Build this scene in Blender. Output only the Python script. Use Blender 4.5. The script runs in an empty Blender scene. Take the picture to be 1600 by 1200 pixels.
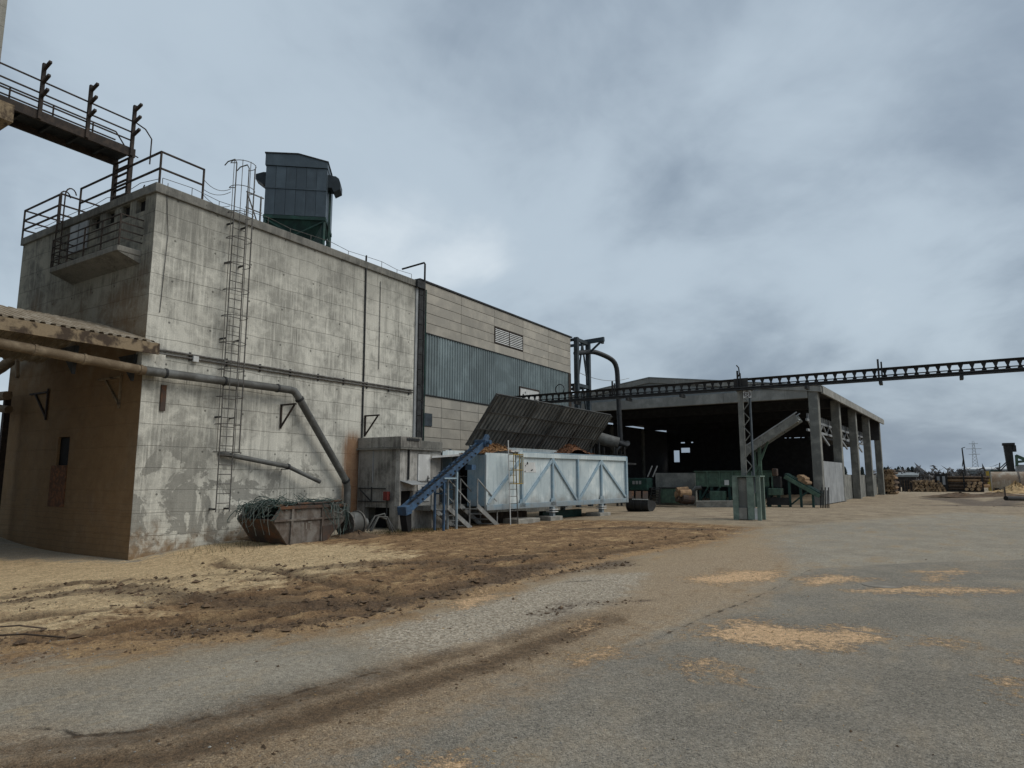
import bpy, bmesh, math, random
import numpy as np
from mathutils import Vector, Matrix, noise as mnoise
random.seed(7)
sc = bpy.context.scene
col = sc.collection
R = math.radians

# ---------------------------------------------------------------- camera
H = 1.6; F = 1035.; HZ = 745.
PH = math.atan((HZ-600)/F); YAW = R(32.35)
cam = bpy.data.cameras.new('camera'); camo = bpy.data.objects.new('camera', cam); col.objects.link(camo)
camo.location = (0, 0, H); camo.rotation_euler = (R(90)+PH, 0, YAW)
cam.sensor_fit = 'HORIZONTAL'; cam.sensor_width = 36; cam.lens = 36*F/1600; cam.clip_start = .1; cam.clip_end = 6000
sc.camera = camo

# ---------------------------------------------------------------- sky, sun, exposure
SUN_EL, SUN_AZ = R(48), R(72)            # azimuth from +Y towards +X
sd = Vector((math.sin(SUN_AZ)*math.cos(SUN_EL), math.cos(SUN_AZ)*math.cos(SUN_EL), math.sin(SUN_EL)))
w = bpy.data.worlds.new('World'); sc.world = w; w.use_nodes = True
nt = w.node_tree; nt.nodes.clear()
def nd(t, k, **kw):
    n = t.nodes.new(k)
    for a, b in kw.items():
        if a.startswith('i_'): n.inputs[a[2:].replace('_', ' ')].default_value = b
        else: setattr(n, a, b)
    return n
def mth(t, op, a, b=None, c=None, clamp=False):
    n = t.nodes.new('ShaderNodeMath'); n.operation = op; n.use_clamp = clamp
    for i, v in enumerate((a, b, c)):
        if v is None: continue
        if isinstance(v, (int, float)): n.inputs[i].default_value = v
        else: t.links.new(v, n.inputs[i])
    return n.outputs[0]
def mixc(t, fac, a, b, mode='MIX'):
    n = t.nodes.new('ShaderNodeMix'); n.data_type = 'RGBA'; n.blend_type = mode
    for i, v in ((0, fac), (6, a), (7, b)):
        if isinstance(v, (int, float)): n.inputs[i].default_value = v
        elif isinstance(v, (tuple, list)): n.inputs[i].default_value = (*v[:3], 1)
        else: t.links.new(v, n.inputs[i])
    return n.outputs[2]
def ramp(t, v, lo, hi):
    n = t.nodes.new('ShaderNodeMapRange'); n.interpolation_type = 'SMOOTHSTEP'
    n.inputs[1].default_value = lo; n.inputs[2].default_value = hi
    t.links.new(v, n.inputs[0]); return n.outputs[0]
def tnoise(t, vec, scale, detail=4, rough=.55, dist=0.):
    n = t.nodes.new('ShaderNodeTexNoise'); n.inputs['Scale'].default_value = scale
    n.inputs['Detail'].default_value = detail; n.inputs['Roughness'].default_value = rough; n.inputs['Distortion'].default_value = dist
    if vec is not None: t.links.new(vec, n.inputs['Vector'])
    return n.outputs['Fac']
def tmap(t, vec, scale=(1, 1, 1), loc=(0, 0, 0), rot=(0, 0, 0)):
    n = t.nodes.new('ShaderNodeMapping'); n.inputs['Scale'].default_value = scale; n.inputs['Location'].default_value = loc; n.inputs['Rotation'].default_value = rot
    t.links.new(vec, n.inputs['Vector']); return n.outputs[0]
L = nt.links
sky = nd(nt, 'ShaderNodeTexSky', sky_type='NISHITA', sun_disc=False, sun_elevation=SUN_EL, sun_rotation=SUN_AZ, air_density=1.5, dust_density=3.)
tc = nd(nt, 'ShaderNodeTexCoord')
sep = nd(nt, 'ShaderNodeSeparateXYZ'); L.new(tc.outputs['Generated'], sep.inputs[0])
zz = mth(nt, 'ADD', mth(nt, 'MAXIMUM', sep.outputs[2], 0.), .34)
cmb = nd(nt, 'ShaderNodeCombineXYZ')
L.new(mth(nt, 'DIVIDE', sep.outputs[0], zz), cmb.inputs[0]); L.new(mth(nt, 'DIVIDE', sep.outputs[1], zz), cmb.inputs[1])
cv = tmap(nt, cmb.outputs[0], (1, 1, 1), (5.03, -17.38, 0), (0, 0, .5))
n1 = tnoise(nt, cv, 1.25, 6, .5, .35); n3 = tnoise(nt, tmap(nt, cv, (1, 1, 1), (7.3, 2.2, 0)), 4.2, 7, .6, .4)
n2 = tnoise(nt, cv, .42, 3, .5)
nn = mth(nt, 'ADD', mth(nt, 'ADD', mth(nt, 'MULTIPLY', n1, .54), mth(nt, 'MULTIPLY', n2, .38)), mth(nt, 'MULTIPLY', n3, .10))
cl = mixc(nt, ramp(nt, nn, .57, .69), mixc(nt, ramp(nt, nn, .42, .57), (.200, .252, .318), (.395, .470, .540)), (.59, .652, .70))
skyc = mixc(nt, 1., sky.outputs[0], (.07, .07, .07), 'MULTIPLY')
mx = mixc(nt, .9, skyc, cl)
bg = nd(nt, 'ShaderNodeBackground'); L.new(mx, bg.inputs[0]); bg.inputs[1].default_value = 1.0
wo = nd(nt, 'ShaderNodeOutputWorld'); L.new(bg.outputs[0], wo.inputs[0])
sl = bpy.data.lights.new('sun', 'SUN'); sl.energy = 1.5; sl.angle = R(40); sl.color = (1, .955, .88)
so = bpy.data.objects.new('sun', sl); col.objects.link(so); so.rotation_euler = (-sd).to_track_quat('-Z', 'Y').to_euler()
vs = sc.view_settings; vs.view_transform = 'Standard'; vs.look = 'None'; vs.exposure = 0.34; vs.gamma = 1; vs.use_curve_mapping = False
sc.cycles.max_bounces = 6

# ---------------------------------------------------------------- pixel -> place (photo pixels 1600x1200)
_f = np.array([-math.sin(YAW), math.cos(YAW), 0]); _r = np.array([math.cos(YAW), math.sin(YAW), 0]); _u = np.array([0, 0, 1.])
_fw = _f*math.cos(PH)+_u*math.sin(PH); _cu = _u*math.cos(PH)-_f*math.sin(PH); CAM = np.array([0, 0, H])
def ray(px, py): return _fw+_r*(px-800)/F+_cu*(600-py)/F
def G(px, py, z=0.):
    d = ray(px, py); return CAM+d*(z-H)/d[2]
def PX(px, py, x):
    d = ray(px, py); return CAM+d*x/d[0]
def PY(px, py, y):
    d = ray(px, py); return CAM+d*y/d[1]
def PL(px, py, A, a, off=0.):
    n = np.array([math.cos(a), -math.sin(a), 0]); d = ray(px, py); A = np.array(A, float)-n*off
    return CAM+d*((A-CAM)@n)/(d@n)
def V(*a): return np.array(a, float)
def unit(v): v = np.array(v, float); return v/np.linalg.norm(v)

# ---------------------------------------------------------------- mesh helpers
WL = {}
def tag(o, label=None, cat=None, group=None, kind=None):
    if label: o['label'] = label
    if cat: o['category'] = cat
    if group: o['group'] = group
    if kind: o['kind'] = kind
    return o
def thing(name, label, cat, loc=(0, 0, 0), group=None):
    o = bpy.data.objects.new(name, None); col.objects.link(o); o.location = loc; o.empty_display_size = .2
    WL[o.name] = np.array(loc, float)
    return tag(o, label, cat, group)
class MB:
    def __init__(s): s.v = []; s.f = []
    def add(s, vs, fs):
        b = len(s.v); s.v += [tuple(map(float, p)) for p in vs]; s.f += [tuple(b+i for i in f) for f in fs]; return s
    def hexa(s, p): # 8 points: bottom 4 ccw, top 4
        return s.add(p, [(3, 2, 1, 0), (4, 5, 6, 7), (0, 1, 5, 4), (1, 2, 6, 5), (2, 3, 7, 6), (3, 0, 4, 7)])
    def box(s, c, d, rz=0.):
        c = np.array(c, float); x, y, z = d[0]/2, d[1]/2, d[2]/2; ca, sa = math.cos(rz), math.sin(rz)
        q = []
        for k in (-z, z):
            for i, j in ((-x, -y), (x, -y), (x, y), (-x, y)): q.append(c+V(i*ca-j*sa, i*sa+j*ca, k))
        return s.hexa(q)
    def mm(s, a, b):
        a = np.minimum(a, b) if True else a; return s
    def span(s, x0, x1, y0, y1, z0, z1): return s.box(((x0+x1)/2, (y0+y1)/2, (z0+z1)/2), (abs(x1-x0), abs(y1-y0), abs(z1-z0)))
    def bar(s, p, q, w_, h_=None, up=(0, 0, 1)):
        h_ = h_ or w_; p = np.array(p, float); q = np.array(q, float); d = unit(q-p); up = np.array(up, float)
        if abs(d@up) > .98: up = V(1, 0, 0)
        a = unit(np.cross(d, up)); b = np.cross(a, d); a = a*w_/2; b = b*h_/2
        return s.hexa([p-a-b, p+a-b, q+a-b, q-a-b, p-a+b, p+a+b, q+a+b, q-a+b])
    def path(s, pts, r, n=8, cap=True, r2=None):
        pts = [np.array(p, float) for p in pts]; N = len(pts); ring = []
        prev = None
        for i, p in enumerate(pts):
            d = unit(pts[min(i+1, N-1)]-pts[max(i-1, 0)])
            if prev is None:
                a = np.cross(d, V(0, 0, 1)) if abs(d[2]) < .95 else np.cross(d, V(1, 0, 0))
            else: a = prev-d*(prev@d)
            a = unit(a); prev = a; b = np.cross(d, a)
            rr = r if r2 is None else r+(r2-r)*i/(N-1)
            k = 1.
            if 0 < i < N-1:
                c = unit(pts[i]-pts[i-1])@unit(pts[i+1]-pts[i]); k = 1/max(.5, math.sqrt((1+c)/2))
            ring.append([p+(a*math.cos(t)+b*math.sin(t))*rr*(k if False else 1) for t in [2*math.pi*j/n for j in range(n)]])
        vs = [q for rg in ring for q in rg]; fs = []
        for i in range(N-1):
            for j in range(n): fs.append((i*n+j, i*n+(j+1) % n, (i+1)*n+(j+1) % n, (i+1)*n+j))
        if cap: fs += [tuple(range(n-1, -1, -1)), tuple((N-1)*n+j for j in range(n))]
        return s.add(vs, fs)
    def tube(s, p, q, r, n=8, r2=None): return s.path([p, q], r, n, True, r2)
    def prism(s, poly, vec):
        n = len(poly); vec = np.array(vec, float); P = [np.array(p, float) for p in poly]
        return s.add(P+[p+vec for p in P], [tuple(range(n-1, -1, -1)), tuple(range(n, 2*n))]+[(i, (i+1) % n, n+(i+1) % n, n+i) for i in range(n)])
    def ring(s, c, r, t, axis=2, n=20, arc=(0, 2*math.pi), ex=None, ey=None):
        ex = V(1, 0, 0) if ex is None else np.array(ex, float); ey = V(0, 1, 0) if ey is None else np.array(ey, float)
        full = abs(arc[1]-arc[0]-2*math.pi) < 1e-3; m = n+1
        return s.path([np.array(c, float)+ex*r*math.cos(arc[0]+(arc[1]-arc[0])*i/n)+ey*r*math.sin(arc[0]+(arc[1]-arc[0])*i/n) for i in range(m)], t, 6)
    def corr(s, p, u, v, nrm, pitch, depth, th=.004):
        """trapezoid-corrugated sheet from p along u (waves) and v"""
        p = np.array(p, float); u = np.array(u, float); v = np.array(v, float); nrm = unit(nrm); L_ = np.linalg.norm(u); du = u/L_
        prof = []; x = 0.
        while x < L_-1e-6:
            for fx, h in ((0, 0), (.38, 0), (.5, 1), (.88, 1)):
                t = x+fx*pitch
                if t <= L_: prof.append((t, h*depth))
            x += pitch
        prof.append((L_, 0)); n = len(prof)
        A = [p+du*t+nrm*h for t, h in prof]; B = [a+v for a in A]
        return s.add(A+B+[a-nrm*th for a in A+B], [(i, i+1, n+i+1, n+i) for i in range(n-1)]+[(2*n+i+1, 2*n+i, 3*n+i, 3*n+i+1) for i in range(n-1)])
    def build(s, name, mat, parent=None, smooth=False, bevel=0., kind=None, label=None):
        off = V(0, 0, 0)
        if parent is not None:
            off = WL[parent.name]
        me = bpy.data.meshes.new(name); me.from_pydata([tuple(np.array(p)-off) for p in s.v], [], s.f); me.update()
        o = bpy.data.objects.new(name, me); col.objects.link(o); o.parent = parent; WL[o.name] = off
        if mat: me.materials.append(mat)
        if smooth:
            for p in me.polygons: p.use_smooth = True
            me.set_sharp_from_angle(angle=R(40))
        if bevel:
            m = o.modifiers.new('bevel', 'BEVEL'); m.width = bevel; m.segments = 2; m.limit_method = 'ANGLE'
        if kind: o['kind'] = kind
        if label: o['label'] = label
        return o
def B_(): return MB()
def solo(mb, name, mat, label, cat, loc, group=None, smooth=False, kind=None):
    """a thing that is one mesh, its origin at its base"""
    mb.v = [tuple(np.array(p)-np.array(loc, float)) for p in mb.v]
    o = mb.build(name, mat, None, smooth); o.location = loc; WL[o.name] = np.array(loc, float)
    return tag(o, label, cat, group, kind)
def wallholes(mb, ax, c0, c1, u0, u1, z0, z1, holes):
    """slab between c0 and c1 on axis ax ('x' or 'y'), rectangular holes (u0,u1,z0,z1)"""
    us = sorted({u0, u1, *[h[0] for h in holes], *[h[1] for h in holes]}); zs = sorted({z0, z1, *[h[2] for h in holes], *[h[3] for h in holes]})
    us = [u for u in us if u0 <= u <= u1]; zs = [z for z in zs if z0 <= z <= z1]
    P = (lambda c, u, z: (c, u, z)) if ax == 'x' else (lambda c, u, z: (u, c, z))
    def q(a, b, c, d): mb.add([a, b, c, d], [(0, 1, 2, 3)])
    for i in range(len(us)-1):
        for j in range(len(zs)-1):
            um, zm = (us[i]+us[i+1])/2, (zs[j]+zs[j+1])/2
            if any(h[0] < um < h[1] and h[2] < zm < h[3] for h in holes): continue
            for c in (c0, c1): q(P(c, us[i], zs[j]), P(c, us[i+1], zs[j]), P(c, us[i+1], zs[j+1]), P(c, us[i], zs[j+1]))
    for a, b, c, d in holes+[(u0, u1, z0, z1)]:
        for (ua, za, ub, zb) in ((a, c, b, c), (a, d, b, d), (a, c, a, d), (b, c, b, d)): q(P(c0, ua, za), P(c1, ua, za), P(c1, ub, zb), P(c0, ub, zb))
    return mb

# ---------------------------------------------------------------- materials
def newmat(name):
    m = bpy.data.materials.new(name); m.use_nodes = True; t = m.node_tree; b = t.nodes['Principled BSDF']; return m, t, b
def obvec(t): return t.nodes.new('ShaderNodeTexCoord').outputs['Object']
def setbump(t, b, h, strength, dist=.02):
    n = t.nodes.new('ShaderNodeBump'); n.inputs['Strength'].default_value = strength; n.inputs['Distance'].default_value = dist
    t.links.new(h, n.inputs['Height']); t.links.new(n.outputs[0], b.inputs['Normal'])
def rnd(t): return t.nodes.new('ShaderNodeObjectInfo').outputs['Random']
def M(name, c, c2=None, rough=.8, metal=0., scale=2.5, lo=.42, hi=.66, fine=35, fvar=.28, bump=.25, streak=0., sc_=(.25, .2, .15), rvar=0., spec=.3):
    """weathered surface: two tones in large patches, fine grain, optional vertical streaks, per-object tone"""
    m, t, b = newmat(name); v = obvec(t)
    c2 = c2 or tuple(x*.6 for x in c)
    if rvar:
        vo = t.nodes.new('ShaderNodeVectorMath'); vo.operation = 'ADD'; t.links.new(v, vo.inputs[0])
        r_ = rnd(t); cb = t.nodes.new('ShaderNodeCombineXYZ'); t.links.new(mth(t, 'MULTIPLY', r_, 37.), cb.inputs[0]); t.links.new(mth(t, 'MULTIPLY', r_, 91.), cb.inputs[2])
        t.links.new(cb.outputs[0], vo.inputs[1]); v = vo.outputs[0]
    big = tnoise(t, v, scale, 6, .6, .3); fn = tnoise(t, v, fine, 4, .65)
    k = mixc(t, ramp(t, big, lo, hi), c2, c)
    if streak:
        s_ = tnoise(t, tmap(t, v, (5, 5, .35)), 2.2, 5, .6)
        k = mixc(t, mth(t, 'MULTIPLY', ramp(t, s_, .5, .72), streak), k, sc_)
    g = mth(t, 'ADD', mth(t, 'MULTIPLY', fn, fvar*2), 1-fvar)
    if rvar: g = mth(t, 'MULTIPLY', g, mth(t, 'ADD', mth(t, 'MULTIPLY', rnd(t), rvar*2), 1-rvar))
    cc = t.nodes.new('ShaderNodeCombineXYZ')
    for i in range(3): t.links.new(g, cc.inputs[i])
    k = mixc(t, 1., k, cc.outputs[0], 'MULTIPLY')
    t.links.new(k, b.inputs['Base Color']); b.inputs['Roughness'].default_value = rough; b.inputs['Metallic'].default_value = metal
    b.inputs['Specular IOR Level'].default_value = spec
    if bump: setbump(t, b, mth(t, 'ADD', fn, mth(t, 'MULTIPLY', big, .6)), bump, .012)
    return m
def concrete(name, base, dark, dust=None, boards=True, patch=0., topband=None, rust=None):
    """board-marked cast concrete: lift lines, shutter joints, vertical grain, run-off streaks, pores"""
    m, t, b = newmat(name); v = obvec(t); s = t.nodes.new('ShaderNodeSeparateXYZ'); t.links.new(v, s.inputs[0])
    hsum = mth(t, 'ADD', s.outputs[0], s.outputs[1]); cb = t.nodes.new('ShaderNodeCombineXYZ')
    warp = mth(t, 'MULTIPLY', mth(t, 'SUBTRACT', tnoise(t, v, .8, 2), .5), .12)
    t.links.new(hsum, cb.inputs[0]); t.links.new(mth(t, 'ADD', s.outputs[2], warp), cb.inputs[1])
    br = nd(t, 'ShaderNodeTexBrick'); t.links.new(cb.outputs[0], br.inputs['Vector']); br.offset = .5; br.offset_frequency = 4; br.inputs['Scale'].default_value = 1
    br.inputs['Brick Width'].default_value = 2.45; br.inputs['Row Height'].default_value = .58; br.inputs['Mortar Size'].default_value = .012; br.inputs['Mortar Smooth'].default_value = .6
    br.inputs['Color1'].default_value = (.86, .86, .86, 1); br.inputs['Color2'].default_value = (1.06, 1.06, 1.06, 1); br.inputs['Mortar'].default_value = (.30, .29, .28, 1)
    big = tnoise(t, v, .55, 7, .62, .5); mid = tnoise(t, v, 2.6, 6, .65, .4); fn = tnoise(t, v, 30, 4, .7)
    gr = tnoise(t, tmap(t, v, (9, 9, .5)), 1.5, 4, .6); st = tnoise(t, tmap(t, v, (2.4, 2.4, .16)), 1.2, 6, .62)
    k = mixc(t, ramp(t, mth(t, 'ADD', mth(t, 'MULTIPLY', big, .6), mth(t, 'MULTIPLY', mid, .4)), .40, .58), dark, base)
    k = mixc(t, mth(t, 'MULTIPLY', ramp(t, st, .53, .72), .42), k, tuple(x*.45 for x in dark))
    k = mixc(t, mth(t, 'MULTIPLY', ramp(t, gr, .48, .64), .42), k, tuple(min(1, x*1.25) for x in base))
    if boards: k = mixc(t, .58, k, mixc(t, 1., k, br.outputs['Color'], 'MULTIPLY'))
    if patch:   # darker render repairs low on the wall
        pz = ramp(t, mth(t, 'ADD', s.outputs[2], mth(t, 'MULTIPLY', big, 2.)), 4.6, 3.2)
        k = mixc(t, mth(t, 'MULTIPLY', mth(t, 'MULTIPLY', ramp(t, tnoise(t, tmap(t, v, (1, 1, 1), (4.2, 1.1, 0)), .85, 6, .66, .8), .52, .545), pz), patch), k, tuple(x*.62 for x in dark))
    if topband: # weathered dark upper lift
        k = mixc(t, mth(t, 'MULTIPLY', ramp(t, mth(t, 'ADD', s.outputs[2], mth(t, 'MULTIPLY', mth(t, 'SUBTRACT', st, .5), 3.2)), topband[0], topband[1]), topband[2]), k, tuple(x*.62 for x in dark))
    if boards:  # form-tie holes on the shutter grid
        fu_ = mth(t, 'MULTIPLY', mth(t, 'SUBTRACT', mth(t, 'FRACT', mth(t, 'DIVIDE', hsum, 1.225)), .5), 1.225); fv_ = mth(t, 'MULTIPLY', mth(t, 'SUBTRACT', mth(t, 'FRACT', mth(t, 'DIVIDE', mth(t, 'ADD', s.outputs[2], .1), 1.16)), .5), 1.16)
        dd_ = mth(t, 'SQRT', mth(t, 'ADD', mth(t, 'MULTIPLY', fu_, fu_), mth(t, 'MULTIPLY', fv_, fv_))); k = mixc(t, mth(t, 'MULTIPLY', ramp(t, dd_, .04, .022), .8), k, tuple(x*.25 for x in dark))
    pores = ramp(t, tnoise(t, v, 11, 2, .5), .70, .76)
    k = mixc(t, mth(t, 'MULTIPLY', pores, .6), k, tuple(x*.35 for x in dark))
    if dust:    # brown wood dust caught on the rough face
        dz = mth(t, 'ADD', s.outputs[2], mth(t, 'ADD', mth(t, 'MULTIPLY', mth(t, 'SUBTRACT', mid, .5), 2.5), mth(t, 'MULTIPLY', mth(t, 'SUBTRACT', big, .5), 4.)))
        f = ramp(t, dz, dust[1], dust[0])
        f = mth(t, 'MULTIPLY', f, mth(t, 'ADD', mth(t, 'MULTIPLY', ramp(t, big, .3, .55), .18), .80))
        k = mixc(t, f, k, mixc(t, mid, (.15, .090, .043), (.275, .178, .092)))
    if rust:
        ry = ramp(t, mth(t, 'ABSOLUTE', mth(t, 'SUBTRACT', mth(t, 'ADD', s.outputs[1], mth(t, 'MULTIPLY', gr, .3)), rust[0])), rust[1], 0.)
        rz_ = mth(t, 'MULTIPLY', ramp(t, s.outputs[2], rust[2], rust[2]+.9), ramp(t, s.outputs[2], rust[3]+.2, rust[3]-.9))
        rf = mth(t, 'MULTIPLY', mth(t, 'MULTIPLY', ry, rz_), mth(t, 'ADD', mth(t, 'MULTIPLY', gr, 1.2), mth(t, 'MULTIPLY', mid, .9))); k = mixc(t, mth(t, 'MULTIPLY', ramp(t, rf, .05, .75), .9), k, mixc(t, mid, (.13, .045, .018), (.24, .14, .065)))
    if boards:
        lowz = ramp(t, mth(t, 'ADD', s.outputs[2], mth(t, 'MULTIPLY', big, 1.)), 2.3, 1.7); wv = mth(t, 'FRACT', mth(t, 'DIVIDE', mth(t, 'ADD', s.outputs[2], warp), .155)); k = mixc(t, mth(t, 'MULTIPLY', mth(t, 'MULTIPLY', lowz, ramp(t, wv, .1, .0)), .55), k, tuple(x*.4 for x in dark))
    g = mth(t, 'ADD', mth(t, 'MULTIPLY', fn, .8), .6); cc = t.nodes.new('ShaderNodeCombineXYZ')
    for i in range(3): t.links.new(g, cc.inputs[i])
    k = mixc(t, 1., k, cc.outputs[0], 'MULTIPLY'); t.links.new(k, b.inputs['Base Color'])
    b.inputs['Roughness'].default_value = .92; b.inputs['Specular IOR Level'].default_value = .2
    h = mth(t, 'ADD', mth(t, 'MULTIPLY', mid, .8), mth(t, 'MULTIPLY', fn, .35))
    if boards: h = mth(t, 'SUBTRACT', h, mth(t, 'MULTIPLY', br.outputs['Fac'], .7))
    setbump(t, b, mth(t, 'SUBTRACT', h, mth(t, 'MULTIPLY', pores, .6)), .55, .03)
    return m
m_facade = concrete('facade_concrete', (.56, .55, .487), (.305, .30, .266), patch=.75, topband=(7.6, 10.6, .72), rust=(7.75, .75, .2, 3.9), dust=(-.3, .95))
m_sideshade = concrete('shaded_side_concrete', (.27, .26, .215), (.115, .112, .098), dust=(4.6, 8.2))  # facade concrete darkened: shade of the left face is in the base tones
m_coping = concrete('coping_concrete', (.20, .195, .175), (.11, .11, .10), boards=False)
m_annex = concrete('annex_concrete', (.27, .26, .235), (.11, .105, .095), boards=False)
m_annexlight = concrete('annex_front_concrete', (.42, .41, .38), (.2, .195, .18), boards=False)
m_column = M('column_concrete', (.25, .25, .225), (.15, .152, .14), .9, scale=1.6, fine=28, streak=.4, sc_=(.1, .1, .09))
m_fascia = M('fascia_concrete', (.30, .298, .275), (.21, .21, .195), .9, scale=1.2, streak=.5, sc_=(.17, .17, .155))
m_panel = M('precast_panel', (.385, .362, .312), (.30, .285, .25), .9, scale=1.1, fine=50, streak=.3, sc_=(.24, .22, .19), rvar=.09)
m_backing = M('joint_dark', (.17, .16, .145), (.12, .115, .105), .95)
m_corr = M('grey_green_sheet', (.19, .24, .25), (.135, .172, .18), .55, .0, scale=.9, fine=18, fvar=.12, streak=.5, sc_=(.095, .125, .135), rvar=.14, bump=.05, spec=.4)
m_filter = M('blue_grey_sheet', (.060, .085, .105), (.043, .062, .078), .45, 0., scale=1.5, fine=12, fvar=.1, streak=.35, sc_=(.035, .047, .055), rvar=.1, bump=.04, spec=.45)
m_filterdark = M('dark_duct_sheet', (.035, .047, .057), (.022, .03, .036), .5, 0., bump=.04)
m_dgreen = M('dark_green_steel', (.018, .062, .048), (.012, .035, .03), .6, 0., bump=.08)
m_green = M('machine_green', (.085, .15, .105), (.055, .092, .07), .65, 0., scale=3, streak=.45, sc_=(.035, .04, .028))
m_guard = M('faded_guard_green', (.20, .26, .215), (.13, .175, .145), .7, 0., scale=3, streak=.5, sc_=(.07, .075, .06))
m_rustrail = M('rusty_rail_steel', (.060, .045, .036), (.032, .026, .023), .8, .1, scale=6)
m_galv = M('dull_galvanised', (.15, .148, .138), (.085, .078, .07), .6, .2, scale=7)
m_pipe = M('grey_pipe', (.135, .14, .135), (.075, .075, .07), .6, .0, scale=2, streak=.3, sc_=(.07, .06, .05))
m_pipedust = M('dusty_pipe', (.215, .17, .115), (.135, .10, .064), .9, 0., scale=3)
m_dkpipe = M('black_duct', (.030, .034, .038), (.018, .02, .022), .5, 0., scale=3)
m_steel = M('dark_steel', (.040, .044, .046), (.022, .023, .024), .7, .1, scale=4, streak=.3, sc_=(.05, .035, .025))
m_bluegrey = M('blue_grey_steel', (.055, .072, .085), (.034, .044, .052), .6, .1, scale=3)
m_beam = M('weathered_girder', (.052, .050, .048), (.028, .027, .027), .75, .1, scale=3)
m_blue = M('faded_blue_frame', (.22, .33, .41), (.30, .39, .445), .65, 0., scale=2.2, streak=.5, sc_=(.10, .15, .19), spec=.35)
def grime(m, z0, z1, c=(.16, .13, .10), amt=.7, rust=.5):
    '''splashed dirt low on a plate and a few rust runs'''
    t = m.node_tree; b = t.nodes['Principled BSDF']; src = b.inputs['Base Color'].links[0].from_socket; v = obvec(t); s = t.nodes.new('ShaderNodeSeparateXYZ'); t.links.new(v, s.inputs[0])
    n = tnoise(t, v, 2.2, 6, .65, .3); st = tnoise(t, tmap(t, v, (3.5, 3.5, .22), (2.2, 5.1, 0)), 2., 6, .6)
    f = ramp(t, mth(t, 'ADD', s.outputs[2], mth(t, 'MULTIPLY', mth(t, 'SUBTRACT', n, .5), 1.1)), z1, z0)
    k = mixc(t, mth(t, 'MULTIPLY', f, amt), src, c); k = mixc(t, mth(t, 'MULTIPLY', ramp(t, st, .62, .72), rust), k, (.17, .085, .045)); t.links.new(k, b.inputs['Base Color']); return m
m_pale = M('pale_blue_plate', (.60, .66, .66), (.44, .515, .535), .6, 0., scale=1.1, fine=14, fvar=.12, streak=.6, sc_=(.21, .285, .32), bump=.08)
grime(m_pale, .5, 1.15, amt=.6, rust=.45); grime(m_blue, .45, 1.0, amt=.5, rust=.5)
m_dblue = M('strong_blue_steel', (.048, .105, .19), (.038, .066, .11), .55, 0., scale=4, streak=.5, sc_=(.03, .045, .07))
m_lid = M('dark_lid_sheet', (.155, .163, .158), (.10, .106, .103), .7, 0., scale=1.4, streak=.3, sc_=(.04, .042, .042), rvar=.3, bump=.1)
m_lidframe = M('lid_frame_steel', (.075, .076, .07), (.04, .04, .038), .7, 0., scale=4)
m_stair = M('worn_step_steel', (.30, .31, .305), (.2, .205, .2), .7, .1, scale=5, streak=.3, sc_=(.13, .11, .09))
m_white = M('dirty_white_paint', (.62, .63, .62), (.48, .49, .48), .6, 0., scale=2, streak=.3, sc_=(.33, .33, .32), bump=.05)
m_sheetgrey = M('pale_grey_sheet', (.33, .345, .35), (.25, .262, .268), .55, .1, scale=1.5, streak=.35, sc_=(.18, .185, .185))
m_rust = M('rusty_plate', (.125, .062, .034), (.065, .05, .042), .85, .1, scale=2.2, fine=22, streak=.5, sc_=(.05, .042, .036), bump=.4)
m_rustgrey = M('rusty_grey_plate', (.185, .17, .152), (.10, .08, .066), .85, .05, scale=2.6, fine=24, streak=.6, sc_=(.055, .038, .03), bump=.4)
m_red = M('faded_red', (.16, .03, .025), (.09, .025, .02), .7)
m_yellow = M('worn_yellow', (.42, .29, .045), (.27, .19, .05), .7)
m_dustroof = M('dust_covered_sheet', (.38, .325, .25), (.25, .20, .14), .9, 0., scale=2.5, streak=.3, sc_=(.14, .10, .065), bump=.3)
m_dustbeam = M('dust_covered_beam', (.235, .18, .115), (.06, .043, .03), .9, 0., scale=3.2, lo=.40, hi=.56, bump=.5)
m_black = M('black_shade_and_marks', (.012, .012, .013), (.008, .008, .008), .9, bump=0)  # near-black for painted shade in openings, also for dark marks and parts
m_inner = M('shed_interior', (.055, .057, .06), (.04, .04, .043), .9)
m_rubber = M('black_steel_bucket', (.028, .028, .028), (.016, .016, .016), .65, .1)
m_bark = M('log_bark', (.12, .085, .058), (.06, .043, .032), .95, scale=5, rvar=.35, bump=.6)
m_barkpale = M('peeled_log', (.33, .215, .12), (.22, .14, .08), .85, scale=5, rvar=.25)
m_logend = M('cut_log_end', (.44, .31, .18), (.24, .165, .10), .85, scale=7, rvar=.3)
m_chip = M('wood_chips', (.34, .195, .085), (.15, .08, .04), .95, scale=9, fine=60, fvar=.4, bump=.9)
m_chipred = M('bark_chips', (.23, .10, .045), (.10, .05, .028), .95, scale=9, fine=60, fvar=.4, bump=.9)
m_sawheap = M('sawdust_heap', (.52, .37, .19), (.36, .24, .12), .95, scale=4, fine=50, bump=.5)
m_strap = M('green_plastic_strap', (.045, .08, .07), (.026, .048, .042), .45, rvar=0)
m_strap2 = M('pale_plastic_strap', (.15, .175, .155), (.09, .105, .095), .45)
m_block = M('concrete_block', (.33, .315, .275), (.22, .21, .185), .9, scale=3, bump=.4)
m_leaf = M('weed_leaf', (.085, .10, .035), (.13, .105, .05), .8, scale=6, bump=0)
m_conifer = M('hazed_conifer_needles', (.042, .060, .052), (.028, .042, .038), .9, scale=2, bump=0)  # distance haze is mixed into the needle colour
m_twig = M('hazed_bare_twigs', (.13, .122, .118), (.09, .085, .082), .9, scale=3, bump=0)  # greyed and lightened: haze painted into the twig colour
m_dirt = M('damp_dirt', (.15, .098, .058), (.085, .056, .034), .95, scale=3, fine=25, bump=.7)
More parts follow.
